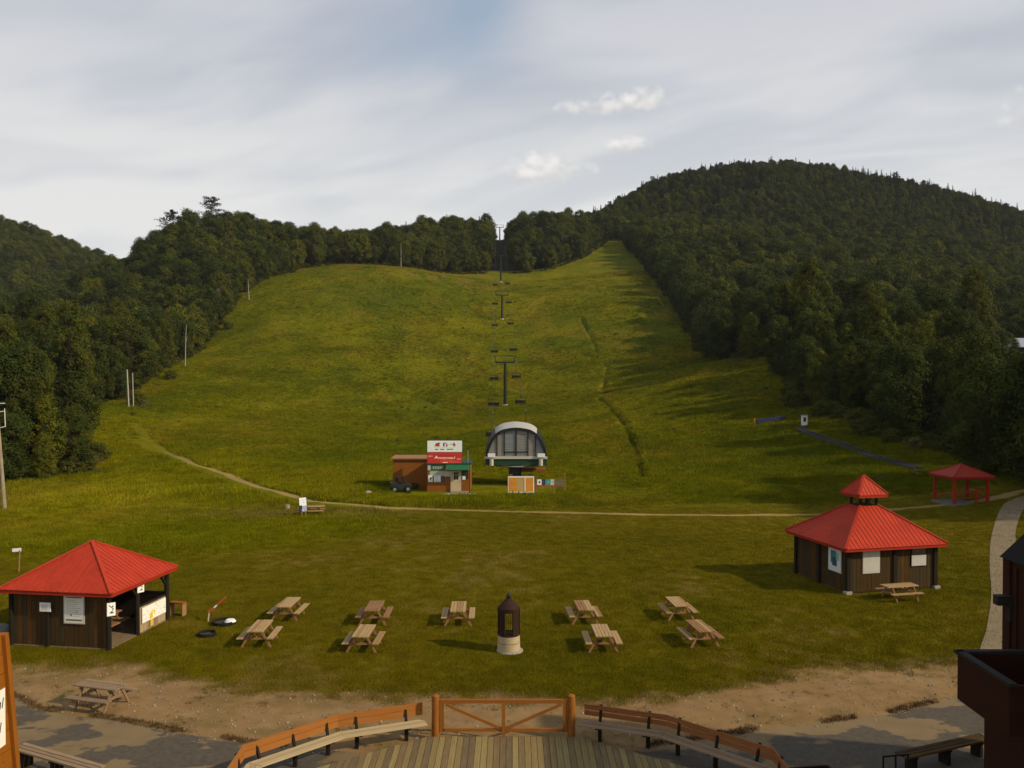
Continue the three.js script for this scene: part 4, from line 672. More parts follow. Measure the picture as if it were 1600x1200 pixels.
  part('poster', sheet(1.7, 0.58, h + 0.1, 0.70, -1.0, Math.PI / 2), print(512, 160, (c, w, hh) => { c.fillStyle = '#f0ede0'; c.fillRect(0, 0, w, hh); const r = mulberry(4); for (let i = 0; i < 60; i++) { c.fillStyle = ['#c9c6b8', '#9ab6a0', '#b9b4a0', '#a8a8b8'][Math.floor(r() * 4)]; c.fillRect(r() * w, r() * hh, 10 + r() * 40, 4); } c.fillStyle = '#e2b820'; c.fillRect(150, 92, 70, 60); c.fillRect(236, 70, 30, 40); c.fillStyle = '#e8cf60'; c.fillRect(190, 60, 40, 30); }), o);
  part('yellow_poster', sheet(0.22, 0.45, h + 0.075, 0.34, -0.85, Math.PI / 2), flat(0.62, 0.42, 0.05, 0.7), o);
  const t = picnicTable([M.tableFrame, M.table[2]], M.tableFrame, 'reddish picnic table standing inside the open sided shelter', [-16.35, 0.05, -35.6], -9 * Math.PI / 180);
  const l = thing('leaning_bench', 'small reddish bench beside the open sided shelter', 'bench', [-14.35, 0, -38.3], -0.3); part('seat', bx(0.7, 0.05, 0.3, 0, 0.55, 0), M.siding, l); part('leg', bx(0.06, 0.54, 0.28, -0.3, 0.27, 0), M.tableFrame, l); part('leg', bx(0.06, 0.54, 0.28, 0.3, 0.27, 0), M.tableFrame, l);
  const rg = new THREE.IcosahedronGeometry(0.48, 3), p = rg.attributes.position; for (let i = 0; i < p.count; i++) { const x = p.getX(i), y = p.getY(i), z = p.getZ(i), k = 0.8 + 0.4 * fbm(x * 2.5 + z * 1.7 + 4, y * 2.5 + z, 3, 15); p.setXYZ(i, x * k * 1.1, y * k * 0.85, z * k); } rg.computeVertexNormals(); rg.translate(-19.95, 0.26, -34.75);
  tag(part('boulder', rg, M.stone), 'rounded grey boulder at the corner of the open sided shelter', 'rock');
}
{ // closed hut with cupola
  const o = thing('cupola_hut', 'closed weathered board hut with red hip roof and cupola', 'hut', [17.55, 0, -44.6], 14 * Math.PI / 180), hw = 2.34, hd = 2.15, H = 2.2;
  part('base', bx(2 * hw - 0.05, 0.1, 2 * hd - 0.05, 0, 0.04, 0), M.stone, o);
  boardWall(o, [-hw, hd], [hw, hd], 0.06, H, M.board, 11); boardWall(o, [-hw, -hd], [-hw, hd], 0.06, H, M.board, 12); boardWall(o, [hw, hd], [hw, -hd], 0.06, H, M.board, 13); boardWall(o, [hw, -hd], [-hw, -hd], 0.06, H, M.board, 14);
  for (const [x, z] of [[-hw, hd], [hw, hd], [hw, -hd], [-hw, -hd], [0.12, hd], [-hw, -0.1]]) part('post', bx(0.19, H, 0.19, x + (Math.abs(x) > 1 ? Math.sign(x) * 0.04 : 0), H / 2, z + (Math.abs(z) > 1 ? Math.sign(z) * 0.04 : 0)), M.post, o);
  for (const [x, z] of [[-hw, hd], [hw, hd]]) part('footing', bx(0.3, 0.16, 0.3, x + Math.sign(x) * 0.07, 0.06, z + 0.07), M.paleStone, o);
  hipRoof(hw + 0.46, hd + 0.46, H - 0.03, 3.78, 0.5, 0.44, M.red, o, 0.23);
  for (const x of [-0.44, 0.44]) for (const z of [-0.38, 0.38]) part('cupola_post', bx(0.1, 0.66, 0.1, x, 4.06, z), M.post, o);
  part('cupola_rail', [bx(0.86, 0.07, 0.05, 0, 4.28, 0.38), bx(0.86, 0.07, 0.05, 0, 4.28, -0.38), bx(0.05, 0.07, 0.7, 0.44, 4.28, 0), bx(0.05, 0.07, 0.7, -0.44, 4.28, 0), beam([-0.2, 3.8, 0.38], [0.2, 4.26, 0.38], 0.04, 0.05), beam([0.2, 3.8, 0.36], [-0.2, 4.26, 0.36], 0.04, 0.05)], M.post, o);
  part('cupola_curb', bx(1.02, 0.08, 0.9, 0, 3.8, 0), M.post, o);
  hipRoof(0.82, 0.77, 4.36, 5.22, 0.01, 0.01, M.red, o, 0.2);
  const w1 = part('panel', bx(0.92, 1.08, 0.03, -1.15, 1.46, hd + 0.07), M.offwhite, o); part('sheet', sheet(0.84, 1.0, -1.15, 1.46, hd + 0.09), speckle([0.40, 0.40, 0.33], [0.50, 0.49, 0.42], 0.8, 331), w1);
  const w2 = part('window', bx(0.86, 1.0, 0.04, 1.45, 1.62, hd + 0.065), M.post, o); part('pane', bx(0.74, 0.42, 0.02, 1.45, 1.88, hd + 0.082), M.glass, w2); part('notice', bx(0.8, 0.5, 0.02, 1.45, 1.4, hd + 0.09), speckle([0.40, 0.38, 0.33], [0.52, 0.50, 0.45], 0.8, 333), w2);
  const w3 = part('poster_frame', bx(0.03, 1.2, 1.05, -hw - 0.07, 1.45, 1.2), M.offwhite, o); part('poster', sheet(1.0, 1.15, -hw - 0.095, 1.45, 1.2, -Math.PI / 2), print(160, 192, (c, w, h) => { c.fillStyle = '#c9cdc8'; c.fillRect(0, 0, w, h); c.fillStyle = '#3f6f7c'; c.fillRect(30, 30, 70, 100); c.fillStyle = '#25424e'; c.fillRect(50, 80, 60, 70); c.fillStyle = '#8fa7a4'; c.fillRect(100, 40, 40, 60); }), w3);
}
{ // small red gazebo under the trees
  const gx0 = 35.9, gd0 = 71.5, y = ground(gx0, gd0), o = thing('gazebo', 'small open red timber gazebo in front of the dark wood', 'gazebo', [gx0, y, -gd0], 0.12);
  part('slab', bx(3.2, 0.2, 2.9, 0, -0.05, 0), M.stone, o);
  for (const x of [-1.4, 1.4]) for (const z of [-1.3, 1.3]) part('post', bx(0.2, 2.1, 0.2, x, 1.1, z), M.redDark, o);
  part('post', bx(0.14, 1.1, 0.14, 0.45, 0.6, 1.3), M.redDark, o);
  for (const yy of [0.55, 1.05]) { part('rail', bx(2.8, 0.09, 0.06, 0, yy, 1.3), M.redDark, o); part('rail', bx(0.06, 0.09, 2.6, 1.4, yy, 0), M.redDark, o); }
  part('header', [bx(3.0, 0.24, 0.12, 0, 2.05, 1.3), bx(0.12, 0.24, 2.46, 1.4, 2.05, 0), bx(0.12, 0.24, 2.46, -1.4, 2.05, 0), bx(3.0, 0.24, 0.12, 0, 2.05, -1.3)], M.redDark, o);
  hipRoof(1.75, 1.65, 2.18, 3.0, 0.05, 0.05, M.redDark, o, 0.4);
  part('bench', bx(2.6, 0.06, 0.4, 0, 0.5, -1.1), M.redDark, o);
}
{ // outdoor fireplace with iron hood
  const o = thing('fireplace', 'round outdoor fireplace with concrete ring and rusty iron hood', 'fireplace', [-0.12, 0, -33.45]);
  const ring = (y0, y1, r0, r1) => new THREE.LatheGeometry([[r0 - 0.12, y0], [r0, y0], [r0 + 0.005, y0 + 0.015], [r1, y1 - 0.015], [r1 - 0.015, y1], [r1 - 0.12, y1], [r0 - 0.12, y0]].map(([a, b]) => new THREE.Vector2(a, b)), 28);
  part('hearth_slab', new THREE.CylinderGeometry(0.49, 0.51, 0.05, 20).translate(0.04, 0.02, 0), M.paleStone, o);
  part('concrete_ring', ring(0.04, 0.33, 0.425, 0.42), M.concrete, o); part('concrete_ring', ring(0.345, 0.62, 0.415, 0.41), M.concrete, o);
  part('ash_bed', new THREE.CylinderGeometry(0.3, 0.3, 0.05, 16).translate(0, 0.42, 0), M.rubber, o);
  part('rim_band', new THREE.TorusGeometry(0.40, 0.025, 6, 28).rotateX(Math.PI / 2).translate(0, 0.64, 0), M.rust, o);
  for (let i = 0; i < 6; i++) { const a = i / 6 * 6.283; part('hood_post', bx(0.12, 0.95, 0.03, Math.cos(a) * 0.40, 1.12, Math.sin(a) * 0.40, 0, -a + Math.PI / 2, 0), M.rust, o); }
  for (const i of [0, 2, 3, 5]) { const b0 = i / 6 * 6.283, b1 = (i + 1) / 6 * 6.283, am = (b0 + b1) / 2; part('side_plate', bx(0.40, 0.93, 0.012, Math.cos(am) * 0.35, 1.12, Math.sin(am) * 0.35, 0, -am + Math.PI / 2, 0), M.rust, o); }
  for (const i of [1, 4]) { const a0 = i / 6 * 6.283, a1 = (i + 1) / 6 * 6.283; const g = []; for (let k = 1; k < 6; k++) { const t = k / 6; g.push(rod([mix(Math.cos(a0), Math.cos(a1), t) * 0.4, 0.66, mix(Math.sin(a0), Math.sin(a1), t) * 0.4], [mix(Math.cos(a0), Math.cos(a1), t) * 0.4, 1.55, mix(Math.sin(a0), Math.sin(a1), t) * 0.4], 0.008, 0.008, 5)); } part('screen_bars', g, M.rust, o); }
  part('hood_collar', new THREE.CylinderGeometry(0.43, 0.43, 0.14, 6, 1, true).rotateY(Math.PI / 6).translate(0, 1.57, 0), M.rust, o);
  part('hood', new THREE.CylinderGeometry(0.12, 0.44, 0.34, 6, 1, false).rotateY(Math.PI / 6).translate(0, 1.80, 0), M.rust, o);
  const p = part('flue', rod([0, 1.95, 0], [0, 2.1, 0], 0.085, 0.085, 12), M.rust, o); part('cap', new THREE.CylinderGeometry(0.04, 0.115, 0.09, 12).translate(0, 2.13, 0), M.blackMetal, p);
}
{ // small things on the lawn
  const b = thing('red_bar', 'slanting red and white banded bar on a short stake', 'barrier bar', [-12.75, 0, -37.4]); part('stake', rod([0, 0, 0], [0.05, 0.42, 0], 0.03), M.offwhite, b);
  const A = [0.02, 0.36, 0.03], B = [0.72, 0.98, -0.1]; for (let i = 0; i < 6; i++) { const f = (t) => A.map((v, k) => mix(v, B[k], t)); part('band', rod(f(i / 6), f((i + 1) / 6), 0.036, 0.036, 8), i === 2 ? M.white : flat(0.50, 0.045, 0.02, 0.5), b); }
  const pit = (x, d, r, label, lid) => { const o = thing(lid ? 'covered_fire_ring' : 'fire_ring', label, 'fire ring', [x, 0, -d]); part('ring', new THREE.LatheGeometry([[r - 0.06, 0], [r, 0], [r, 0.13], [r - 0.03, 0.15], [r - 0.06, 0.13], [r - 0.06, 0]].map(([a, c]) => new THREE.Vector2(a, c)), 24), M.rubber, o); part('ash', new THREE.CylinderGeometry(r - 0.06, r - 0.06, 0.03, 20).translate(0, 0.03, 0), M.bark, o); if (lid) part('lid', new THREE.CylinderGeometry(0.17, 0.24, 0.09, 14).translate(0.28, 0.16, 0.05), M.white, o); return o; };
  pit(-11.95, 37.0, 0.48, 'low black ring on the lawn with a white lid on its rim', true); pit(-12.1, 35.35, 0.36, 'small dark ring lying in the grass', false);
  const sp = thing('sign_post', 'small white sign on a thin brown post beyond the open sided shelter', 'sign', [-25.7, ground(-25.7, 46.5), -46.5]); part('post', rod([0, -0.1, 0], [0.06, 1.15, 0], 0.035), M.tableFrame, sp); part('panel', bx(0.42, 0.17, 0.05, -0.08, 1.15, 0.02, 0, 0.2, 0.06), M.white, sp);
  const st = new THREE.IcosahedronGeometry(0.09, 1); for (const [x, d, s] of [[-26.6, 45.0, 1], [-27.1, 45.8, 0.8], [-13.5, 84, 2.6], [-27.5, 84.5, 3.4]]) { const g = st.clone(); g.scale(s * 1.5, s, s * 1.2); g.translate(x, ground(x, d) + 0.05 * s, -d); tag(part('pale_stone', g, M.paleStone), d < 60 ? 'small pale stone by the thin sign post' : 'flat pale stone in the meadow near the footpath', 'rock', d < 60 ? 'pale stones by the sign post' : 'pale stones near the footpath'); }
}
{ // lone table with an upright poster board
  const x = -15.9, d = 69.8, y = ground(x, d); picnicTable([M.table[1], M.table[0]], M.tableFrame, 'tan picnic table on the worn patch by the footpath', [x + 0.3, y, -d - 0.5], Math.PI / 2 + 0.12);
  const o = thing('poster_board', 'upright white and blue poster board leaning at the lone picnic table', 'poster board', [x - 0.35, ground(x - 0.35, d - 0.75), -d + 0.75], 0.25);
  part('leg', rod([0.0, 0, 0.05], [0.0, 0.62, -0.02], 0.05), M.tableFrame, o); part('leg', rod([0.32, 0, 0.12], [0.25, 0.62, -0.02], 0.04), M.tableFrame, o);
  part('panel', bx(0.62, 1.15, 0.05, 0.1, 0.98, -0.04, -0.10, 0, 0.06), M.rubber, o);
  part('print', sheet(0.54, 1.08, 0, 0, 0.03).applyMatrix4(new THREE.Matrix4().makeRotationFromEuler(new THREE.Euler(-0.10, 0, 0.06))).translate(0.1, 0.98, -0.04), print(128, 256, (c, w, h) => { c.fillStyle = '#f3f1ee'; c.fillRect(0, 0, w, h); c.fillStyle = '#a9a9bd'; c.fillRect(0, 150, w, 106); c.fillStyle = '#18284a'; c.fillRect(0, 140, 46, 116); c.fillStyle = '#c9a0a0'; c.fillRect(52, 50, 16, 8); c.fillStyle = '#7b8f86'; c.fillRect(70, 86, 20, 8); c.fillStyle = '#d8d8ea'; c.fillRect(40, 215, 24, 20); }), o);
  const s = thing('tree_stump', 'pale cut stump beside the worn patch by the footpath', 'stump', [-18.6, ground(-18.6, 74), -74]); part('wood', new THREE.CylinderGeometry(0.2, 0.24, 0.4, 12).translate(0, 0.18, 0), M.poleWood, s);
}

// ------------------------------------------------------------------ ski lift
{
  const x0 = -8.2, d0 = 86.4, y = ground(-6, 86) - 0.05; // hut: front wall plane at d0, local x from the sign's left edge
  const o = thing('lift_hut', 'brown lift hut carrying the white and red sign boards above its green awning', 'hut', [x0, y, -d0]);
    part('front_wall', bx(4.15, 2.7, 0.1, 2.08, 1.35, -0.05), M.siding, o);
  for (let i = 0; i < 13; i++) part('siding_board', bx(2.15, 0.19, 0.035, 1.08, 0.12 + i * 0.2, 0.018), M.siding, o);
  for (let i = 0; i < 6; i++) part('siding_board', bx(0.85, 0.19, 0.035, 3.7, 0.12 + i * 0.2, 0.018), M.siding, o);
  part('side_wall', [bx(0.1, 2.7, 3.6, 0.05, 1.35, -1.9), bx(0.1, 2.7, 3.6, 4.1, 1.35, -1.9), bx(4.0, 2.7, 0.1, 2.08, 1.35, -3.65)], M.siding, o);
  part('roof', bx(4.4, 0.12, 4.0, 2.08, 2.74, -1.85), M.greenDark, o);
  part('sign_backing', [bx(3.4, 2.3, 0.12, 1.7, 3.85, -0.12), bx(0.1, 1.4, 1.2, 0.2, 3.3, -0.8), bx(0.1, 1.4, 1.2, 3.2, 3.3, -0.8)], M.post, o);
  const s1 = part('white_sign', bx(3.36, 1.1, 0.05, 1.7, 4.43, 0), M.white, o);
  part('print', sheet(3.3, 1.04, 1.7, 4.43, 0.03), print(512, 160, (c, w, h) => {
    c.fillStyle = '#e6ecdf'; c.fillRect(0, 0, w, h); c.fillStyle = '#dfe8e0'; c.fillRect(430, 20, 60, 110);
    c.fillStyle = '#c81f28'; c.beginPath(); c.moveTo(108, 80); c.lineTo(122, 34); c.lineTo(178, 28); c.lineTo(180, 80); c.fill(); c.fillStyle = '#1b2a24'; c.fillRect(150, 26, 40, 10); c.fillRect(104, 70, 74, 10);
    c.fillStyle = '#22382e'; c.fillRect(232, 30, 22, 52); c.fillRect(240, 26, 50, 10); c.fillStyle = '#d58fa6'; c.fillRect(270, 42, 34, 40); c.fillStyle = '#7a2440'; c.fillRect(276, 62, 18, 18); c.fillStyle = '#e6cf6a'; c.fillRect(316, 42, 10, 34);
    c.fillStyle = '#1b2430'; c.fillRect(336, 44, 40, 8); c.beginPath(); c.moveTo(372, 52); c.lineTo(396, 20); c.lineTo(420, 52); c.fill(); c.fillStyle = '#d2537e'; c.beginPath(); c.arc(398, 58, 22, 0, 7); c.fill(); c.fillStyle = '#8b1f3c'; c.fillRect(382, 70, 36, 9);
    c.fillStyle = '#9aa59a'; for (let i = 0; i < 16; i++) c.fillRect(96 + i * 20, 94, 13, 5);
    c.fillStyle = '#33463c'; c.fillRect(112, 118, 46, 14); c.fillRect(184, 118, 66, 13); c.fillStyle = '#1f5f48'; c.fillRect(286, 116, 100, 14);
  }), s1);
  const s2 = part('red_sign', bx(3.36, 1.08, 0.05, 1.7, 3.31, 0), flat(0.45, 0.04, 0.022, 0.5), o);
  part('print', sheet(3.3, 1.02, 1.7, 3.31, 0.03), print(512, 160, (c, w, h) => {
    c.fillStyle = '#bf2f22'; c.fillRect(0, 0, w, h); c.fillStyle = '#d6392a'; c.fillRect(190, 90, 180, 66); c.fillStyle = '#a82418'; c.fillRect(140, 34, 240, 14);
    c.strokeStyle = '#f7e6d2'; c.lineWidth = 11; c.lineJoin = 'round'; c.beginPath(); c.moveTo(108, 92); c.lineTo(132, 52); c.lineTo(158, 92); c.moveTo(116, 76); c.lineTo(150, 76); c.stroke();
    const cols = ['#f4e2c8', '#f0d870', '#eed25c', '#efe6dc', '#d8c8e4', '#cdbfe0', '#e9d9a8', '#f2dfc0', '#f6e6d0']; for (let i = 0; i < 9; i++) { c.strokeStyle = cols[i]; c.lineWidth = 9; c.beginPath(); c.arc(178 + i * 24, 84, 9, 2.6, 6.6); c.lineTo(188 + i * 24, 94); c.stroke(); } c.strokeStyle = '#f6d8c0'; c.beginPath(); c.moveTo(410, 58); c.lineTo(396, 94); c.stroke();
    c.fillStyle = '#f2c9b8'; c.fillRect(8, 48, 66, 9); c.fillRect(440, 92, 60, 9); c.fillStyle = '#f6d9b0'; c.fillRect(226, 142, 76, 12); c.fillStyle = '#e8705c'; c.fillRect(330, 128, 150, 5); c.fillRect(340, 144, 140, 5);
  }), s2);
  // below the signs: green edged ticket window, white notices, door under its awning
  const tw = part('ticket_window', bx(1.55, 0.62, 0.08, 0.82, 2.38, 0.03), M.green, o); part('pane', bx(1.0, 0.26, 0.03, 0.98, 2.38, 0.066), speckle([0.42, 0.36, 0.28], [0.55, 0.48, 0.40], 0.6, 341), tw); for (let i = 0; i < 6; i++) part('bar', bx(0.045, 0.3, 0.03, 0.55 + i * 0.17, 2.38, 0.085), M.greenDark, tw); part('shutter', bx(0.28, 0.5, 0.03, 0.2, 2.38, 0.075), M.offwhite, tw);
  part('notice_board', bx(1.5, 0.5, 0.04, 1.0, 1.82, 0.03), speckle([0.34, 0.32, 0.2], [0.46, 0.44, 0.32], 0.8, 343), o);
  const n1 = part('notice', bx(0.42, 0.66, 0.03, 0.32, 1.32, 0.05), M.white, o); part('symbol', new THREE.CircleGeometry(0.09, 16).scale(0.8, 1.6, 1).translate(0.34, 1.32, 0.068), M.blackMetal, n1);
  const n2 = part('notice', bx(0.66, 0.66, 0.03, 0.98, 1.32, 0.052), M.white, o); part('print', sheet(0.6, 0.6, 0.98, 1.32, 0.07), notice('#dfe3dd', 8), n2);
  part('notice', bx(0.66, 0.5, 0.03, 2.02, 1.78, 0.05), M.offwhite, o); part('notice', bx(0.36, 0.5, 0.03, 1.55, 1.2, 0.05), flat(0.09, 0.07, 0.10), o);
  const dr = part('door', bx(0.84, 2.02, 0.06, 2.78, 1.06, 0.03), M.cream, o); part('pane', bx(0.44, 0.72, 0.03, 2.80, 1.58, 0.055), M.glass, dr); part('muntin', [bx(0.03, 0.72, 0.03, 2.80, 1.58, 0.065), bx(0.44, 0.03, 0.03, 2.80, 1.66, 0.062)], M.cream, dr); part('door_handle', new THREE.SphereGeometry(0.04, 8, 6).translate(3.12, 1.02, 0.09), M.blackMetal, dr); part('frame', [bx(0.08, 2.1, 0.07, 2.31, 1.07, 0.035), bx(0.08, 2.1, 0.07, 3.25, 1.07, 0.035)], M.offwhite, dr);
  const sw = part('window', bx(0.6, 0.85, 0.05, 3.68, 1.72, 0.03), M.greenDark, o); part('pane', bx(0.5, 0.75, 0.03, 3.68, 1.72, 0.05), M.glass, sw); part('notice', bx(0.3, 0.34, 0.02, 3.56, 1.38, 0.075), M.white, o);
  const aw = new THREE.Shape([[0, 0], [0.95, -0.42], [0.95, -0.5], [0, -0.5]].map(([a, b]) => new THREE.Vector2(a, b))), ag = new THREE.ExtrudeGeometry(aw, { depth: 2.35, bevelEnabled: false }); ag.rotateY(-Math.PI / 2); ag.translate(4.2, 2.72, 0.02); const awn = part('awning', ag, M.green, o); for (let i = 0; i < 12; i++) part('seam', beam([1.95 + i * 0.2, 2.73, 0.03], [1.95 + i * 0.2, 2.31, 0.97], 0.025, 0.03), M.greenDark, awn);
  part('awning_post', bx(0.09, 2.2, 0.09, 4.15, 1.1, 0.9), M.greenDark, o); part('threshold', bx(1.8, 0.12, 0.9, 3.2, 0.05, 0.5), M.poleWood, o);
  part('flue', rod([3.9, 2.7, -0.6], [3.9, 4.0, -0.6], 0.05), M.greyMetal, o);
  const an = thing('lift_annex', 'plain orange brown annex wall behind the lift hut', 'hut', [-11.85, ground(-9, 89) - 0.05, -89.0]); part('wall', bx(3.6, 3.0, 3.0, 1.8, 1.5, -1.5), M.siding, an); for (let i = 0; i < 15; i++) part('siding_board', bx(3.6, 0.19, 0.03, 1.8, 0.1 + i * 0.2, 0.014), M.siding, an); part('roof', bx(3.9, 0.12, 3.4, 1.75, 3.06, -1.45), M.tableFrame, an);
  // dark utility vehicle parked by the annex
  const v = thing('utility_vehicle', 'small dark green utility vehicle parked before the annex', 'vehicle', [-10.8, ground(-10.8, 86.6), -86.6], 0.25);
  const bs = new THREE.Shape([[-0.95, 0.35], [0.95, 0.35], [0.98, 0.75], [0.45, 0.82], [0.3, 0.78], [-0.3, 0.72], [-0.45, 0.9], [-0.95, 0.9]].map(([a, b]) => new THREE.Vector2(a, b))); part('body', new THREE.ExtrudeGeometry(bs, { depth: 1.0, bevelEnabled: true, bevelSize: 0.03, bevelThickness: 0.03, bevelSegments: 1 }).translate(0, 0, -0.5), flat(0.012, 0.022, 0.016, 0.45), v);
  for (const x of [-0.62, 0.65]) for (const z of [-0.55, 0.55]) { const w = part('wheel', new THREE.TorusGeometry(0.24, 0.1, 8, 18).translate(x, 0.32, z), M.rubber, v); part('rim', new THREE.CylinderGeometry(0.15, 0.15, 0.12, 12).rotateX(Math.PI / 2).translate(x, 0.32, z), M.greyMetal, w); }
  part('roll_cage', [rod([0.35, 0.8, 0.45], [0.15, 1.45, 0.45], 0.03), rod([0.35, 0.8, -0.45], [0.15, 1.45, -0.45], 0.03), rod([-0.4, 0.9, 0.45], [-0.4, 1.45, 0.45], 0.03), rod([-0.4, 0.9, -0.45], [-0.4, 1.45, -0.45], 0.03)], M.blackMetal, v); part('canopy', bx(0.85, 0.06, 1.05, -0.12, 1.47, 0), M.blackMetal, v); part('seat', [bx(0.4, 0.14, 0.9, -0.1, 0.85, 0), bx(0.1, 0.45, 0.9, -0.3, 1.1, 0)], M.rubber, v); part('headlight', bx(0.05, 0.1, 0.16, 1.0, 0.66, 0.32), M.offwhite, v); part('headlight', bx(0.05, 0.1, 0.16, 1.0, 0.66, -0.32), M.offwhite, v);
}
{ // drive station under its arched hood
  const cx = 0.42, d0 = 91.0, y = ground(cx, 90) - 0.2, o = thing('lift_station', 'arched chairlift station with glazed front on green base beam', 'lift station', [cx, y, -d0]);
  const arch = (s, t = 0) => { const p = []; const pts = [[-3.15, 3.25], [-2.95, 4.05], [-2.55, 4.95], [-2.05, 5.6], [-1.3, 6.0], [0, 6.18], [1.3, 6.0], [2.05, 5.6], [2.55, 4.95], [2.95, 4.05], [3.15, 3.25]]; const c = new THREE.CatmullRomCurve3(pts.map(([a, b]) => new THREE.Vector3(a * s, 3.25 + (b - 3.25) * s + t, 0)), false, 'catmullrom', 0.4); for (let i = 0; i <= 40; i++) { const q = c.getPoint(i / 40); p.push([q.x, q.y]); } return p; };
  const band = (s0, s1, depth, z) => { const a = arch(s0), b = arch(s1), sh = new THREE.Shape([...a, ...b.reverse()].map(([u, v]) => new THREE.Vector2(u, v))); const g = new THREE.ExtrudeGeometry(sh, { depth, bevelEnabled: false }); g.translate(0, 0, z); return g; };
  part('front_frame', band(1.0, 0.95, 0.3, -0.3), M.blackMetal, o); part('rear_frame', band(1.03, 0.96, 0.25, -4.2), M.blackMetal, o);
  // hood shell: dark flanks, pale top that rises towards the back
  const A = arch(0.955), B = arch(1.03, 0.3), strip2 = (i0, i1, zA, zB) => { const p = [], ix = []; for (let i = i0; i <= i1; i++) { p.push(A[i][0], A[i][1], zA, B[i][0], B[i][1], zB); } for (let i = 0; i < i1 - i0; i++) { const a = i * 2; ix.push(a, a + 2, a + 3, a, a + 3, a + 1); } const g = new THREE.BufferGeometry(); g.setAttribute('position', new THREE.Float32BufferAttribute(p, 3)); g.setIndex(ix); g.computeVertexNormals(); return g; };
  part('hood_flank', strip2(0, 11, -0.02, -4.2), M.blackMetal, o); part('hood_flank', strip2(29, 40, -0.02, -4.2), M.blackMetal, o);
  part('hood_top', strip2(11, 29, -0.1, -4.2), flat(0.40, 0.385, 0.33, 0.6), o);
  part('hood_lip', band(0.945, 0.92, 0.2, -0.1), M.blackMetal, o);
  // glazing: panes between mullions
  const top = (x) => { const a = arch(0.93); for (let i = 0; i < 40; i++) if (a[i][0] <= x && a[i + 1][0] >= x) return mix(a[i][1], a[i + 1][1], (x - a[i][0]) / (a[i + 1][0] - a[i][0])); return 3.3; };
  const pane = [speckle([0.20, 0.20, 0.18], [0.30, 0.29, 0.26], 0.25, 351), speckle([0.24, 0.21, 0.17], [0.33, 0.30, 0.25], 0.25, 353), speckle([0.16, 0.19, 0.19], [0.25, 0.28, 0.28], 0.25, 355)];
  const xs = [-2.8, -1.95, -1.2, 0, 1.2, 1.95, 2.8]; for (let k = 0; k < 6; k++) { const p = [[xs[k], 3.3], [xs[k + 1], 3.3]]; for (let i = 6; i >= 0; i--) { const x = mix(xs[k], xs[k + 1], i / 6); p.push([x, Math.max(3.32, top(x))]); } const pn = part('pane', new THREE.ExtrudeGeometry(new THREE.Shape(p.map(([a, b]) => new THREE.Vector2(a, b))), { depth: 0.04, bevelEnabled: false }).translate(0, 0, -0.2), pane[k % 3], o); for (let q = 0; q < 9; q++) { const yy = 3.5 + q * 0.25; let a = xs[k], b = xs[k + 1]; while (a < b && top(a) < yy + 0.05) a += 0.05; while (b > a && top(b) < yy + 0.05) b -= 0.05; if (b - a > 0.2) part('slat', bx(b - a - 0.05, 0.05, 0.04, (a + b) / 2, yy, -0.135), pane[(k + q) % 3], pn); } }
  for (const x of xs.slice(1, 6)) part('mullion', bx(x === 0 ? 0.12 : 0.09, top(x) - 3.3, 0.1, x, (top(x) + 3.3) / 2, -0.1), M.blackMetal, o); part('transom', bx(2.4, 0.08, 0.1, 0, 3.72, -0.09), M.blackMetal, o);
  part('front_beam', bx(6.35, 0.24, 0.3, 0, 3.13, 0.0), M.offwhite, o); part('base_beam', [bx(6.2, 0.62, 0.25, 0, 2.69, -0.1), bx(0.25, 0.62, 4.0, -3.0, 2.69, -2.2), bx(0.25, 0.62, 4.0, 3.0, 2.69, -2.2)], M.greenDark, o); part('floor', bx(6.0, 0.1, 4.0, 0, 2.42, -2.2), M.blackMetal, o);
  for (const s of [-1, 1]) { part('white_box', bx(0.75, 0.36, 0.35, s * 2.45 + (s > 0 ? 0.1 : -0.05), 3.38, 0.2), M.white, o); part('guide_drum', rod([s * 2.5, 2.35, 0.25], [s * 2.5, 3.0, 0.25], 0.21, 0.21, 14), M.offwhite, o); }
  part('column', [bx(0.9, 2.4, 0.8, 0.1, 1.2, -2.0), bx(1.5, 0.5, 1.2, 0.1, 0.2, -2.0)], M.blackMetal, o); part('motor_housing', bx(1.1, 0.9, 0.9, -0.2, 1.85, -0.9), M.blackMetal, o);
  part('bull_wheel', new THREE.TorusGeometry(2.35, 0.09, 8, 40).rotateX(Math.PI / 2).translate(0, 2.2, -2.4), M.greyMetal, o); part('platform', bx(3.4, 0.25, 2.0, 1.4, 1.55, -3.2), M.siding, o);
}
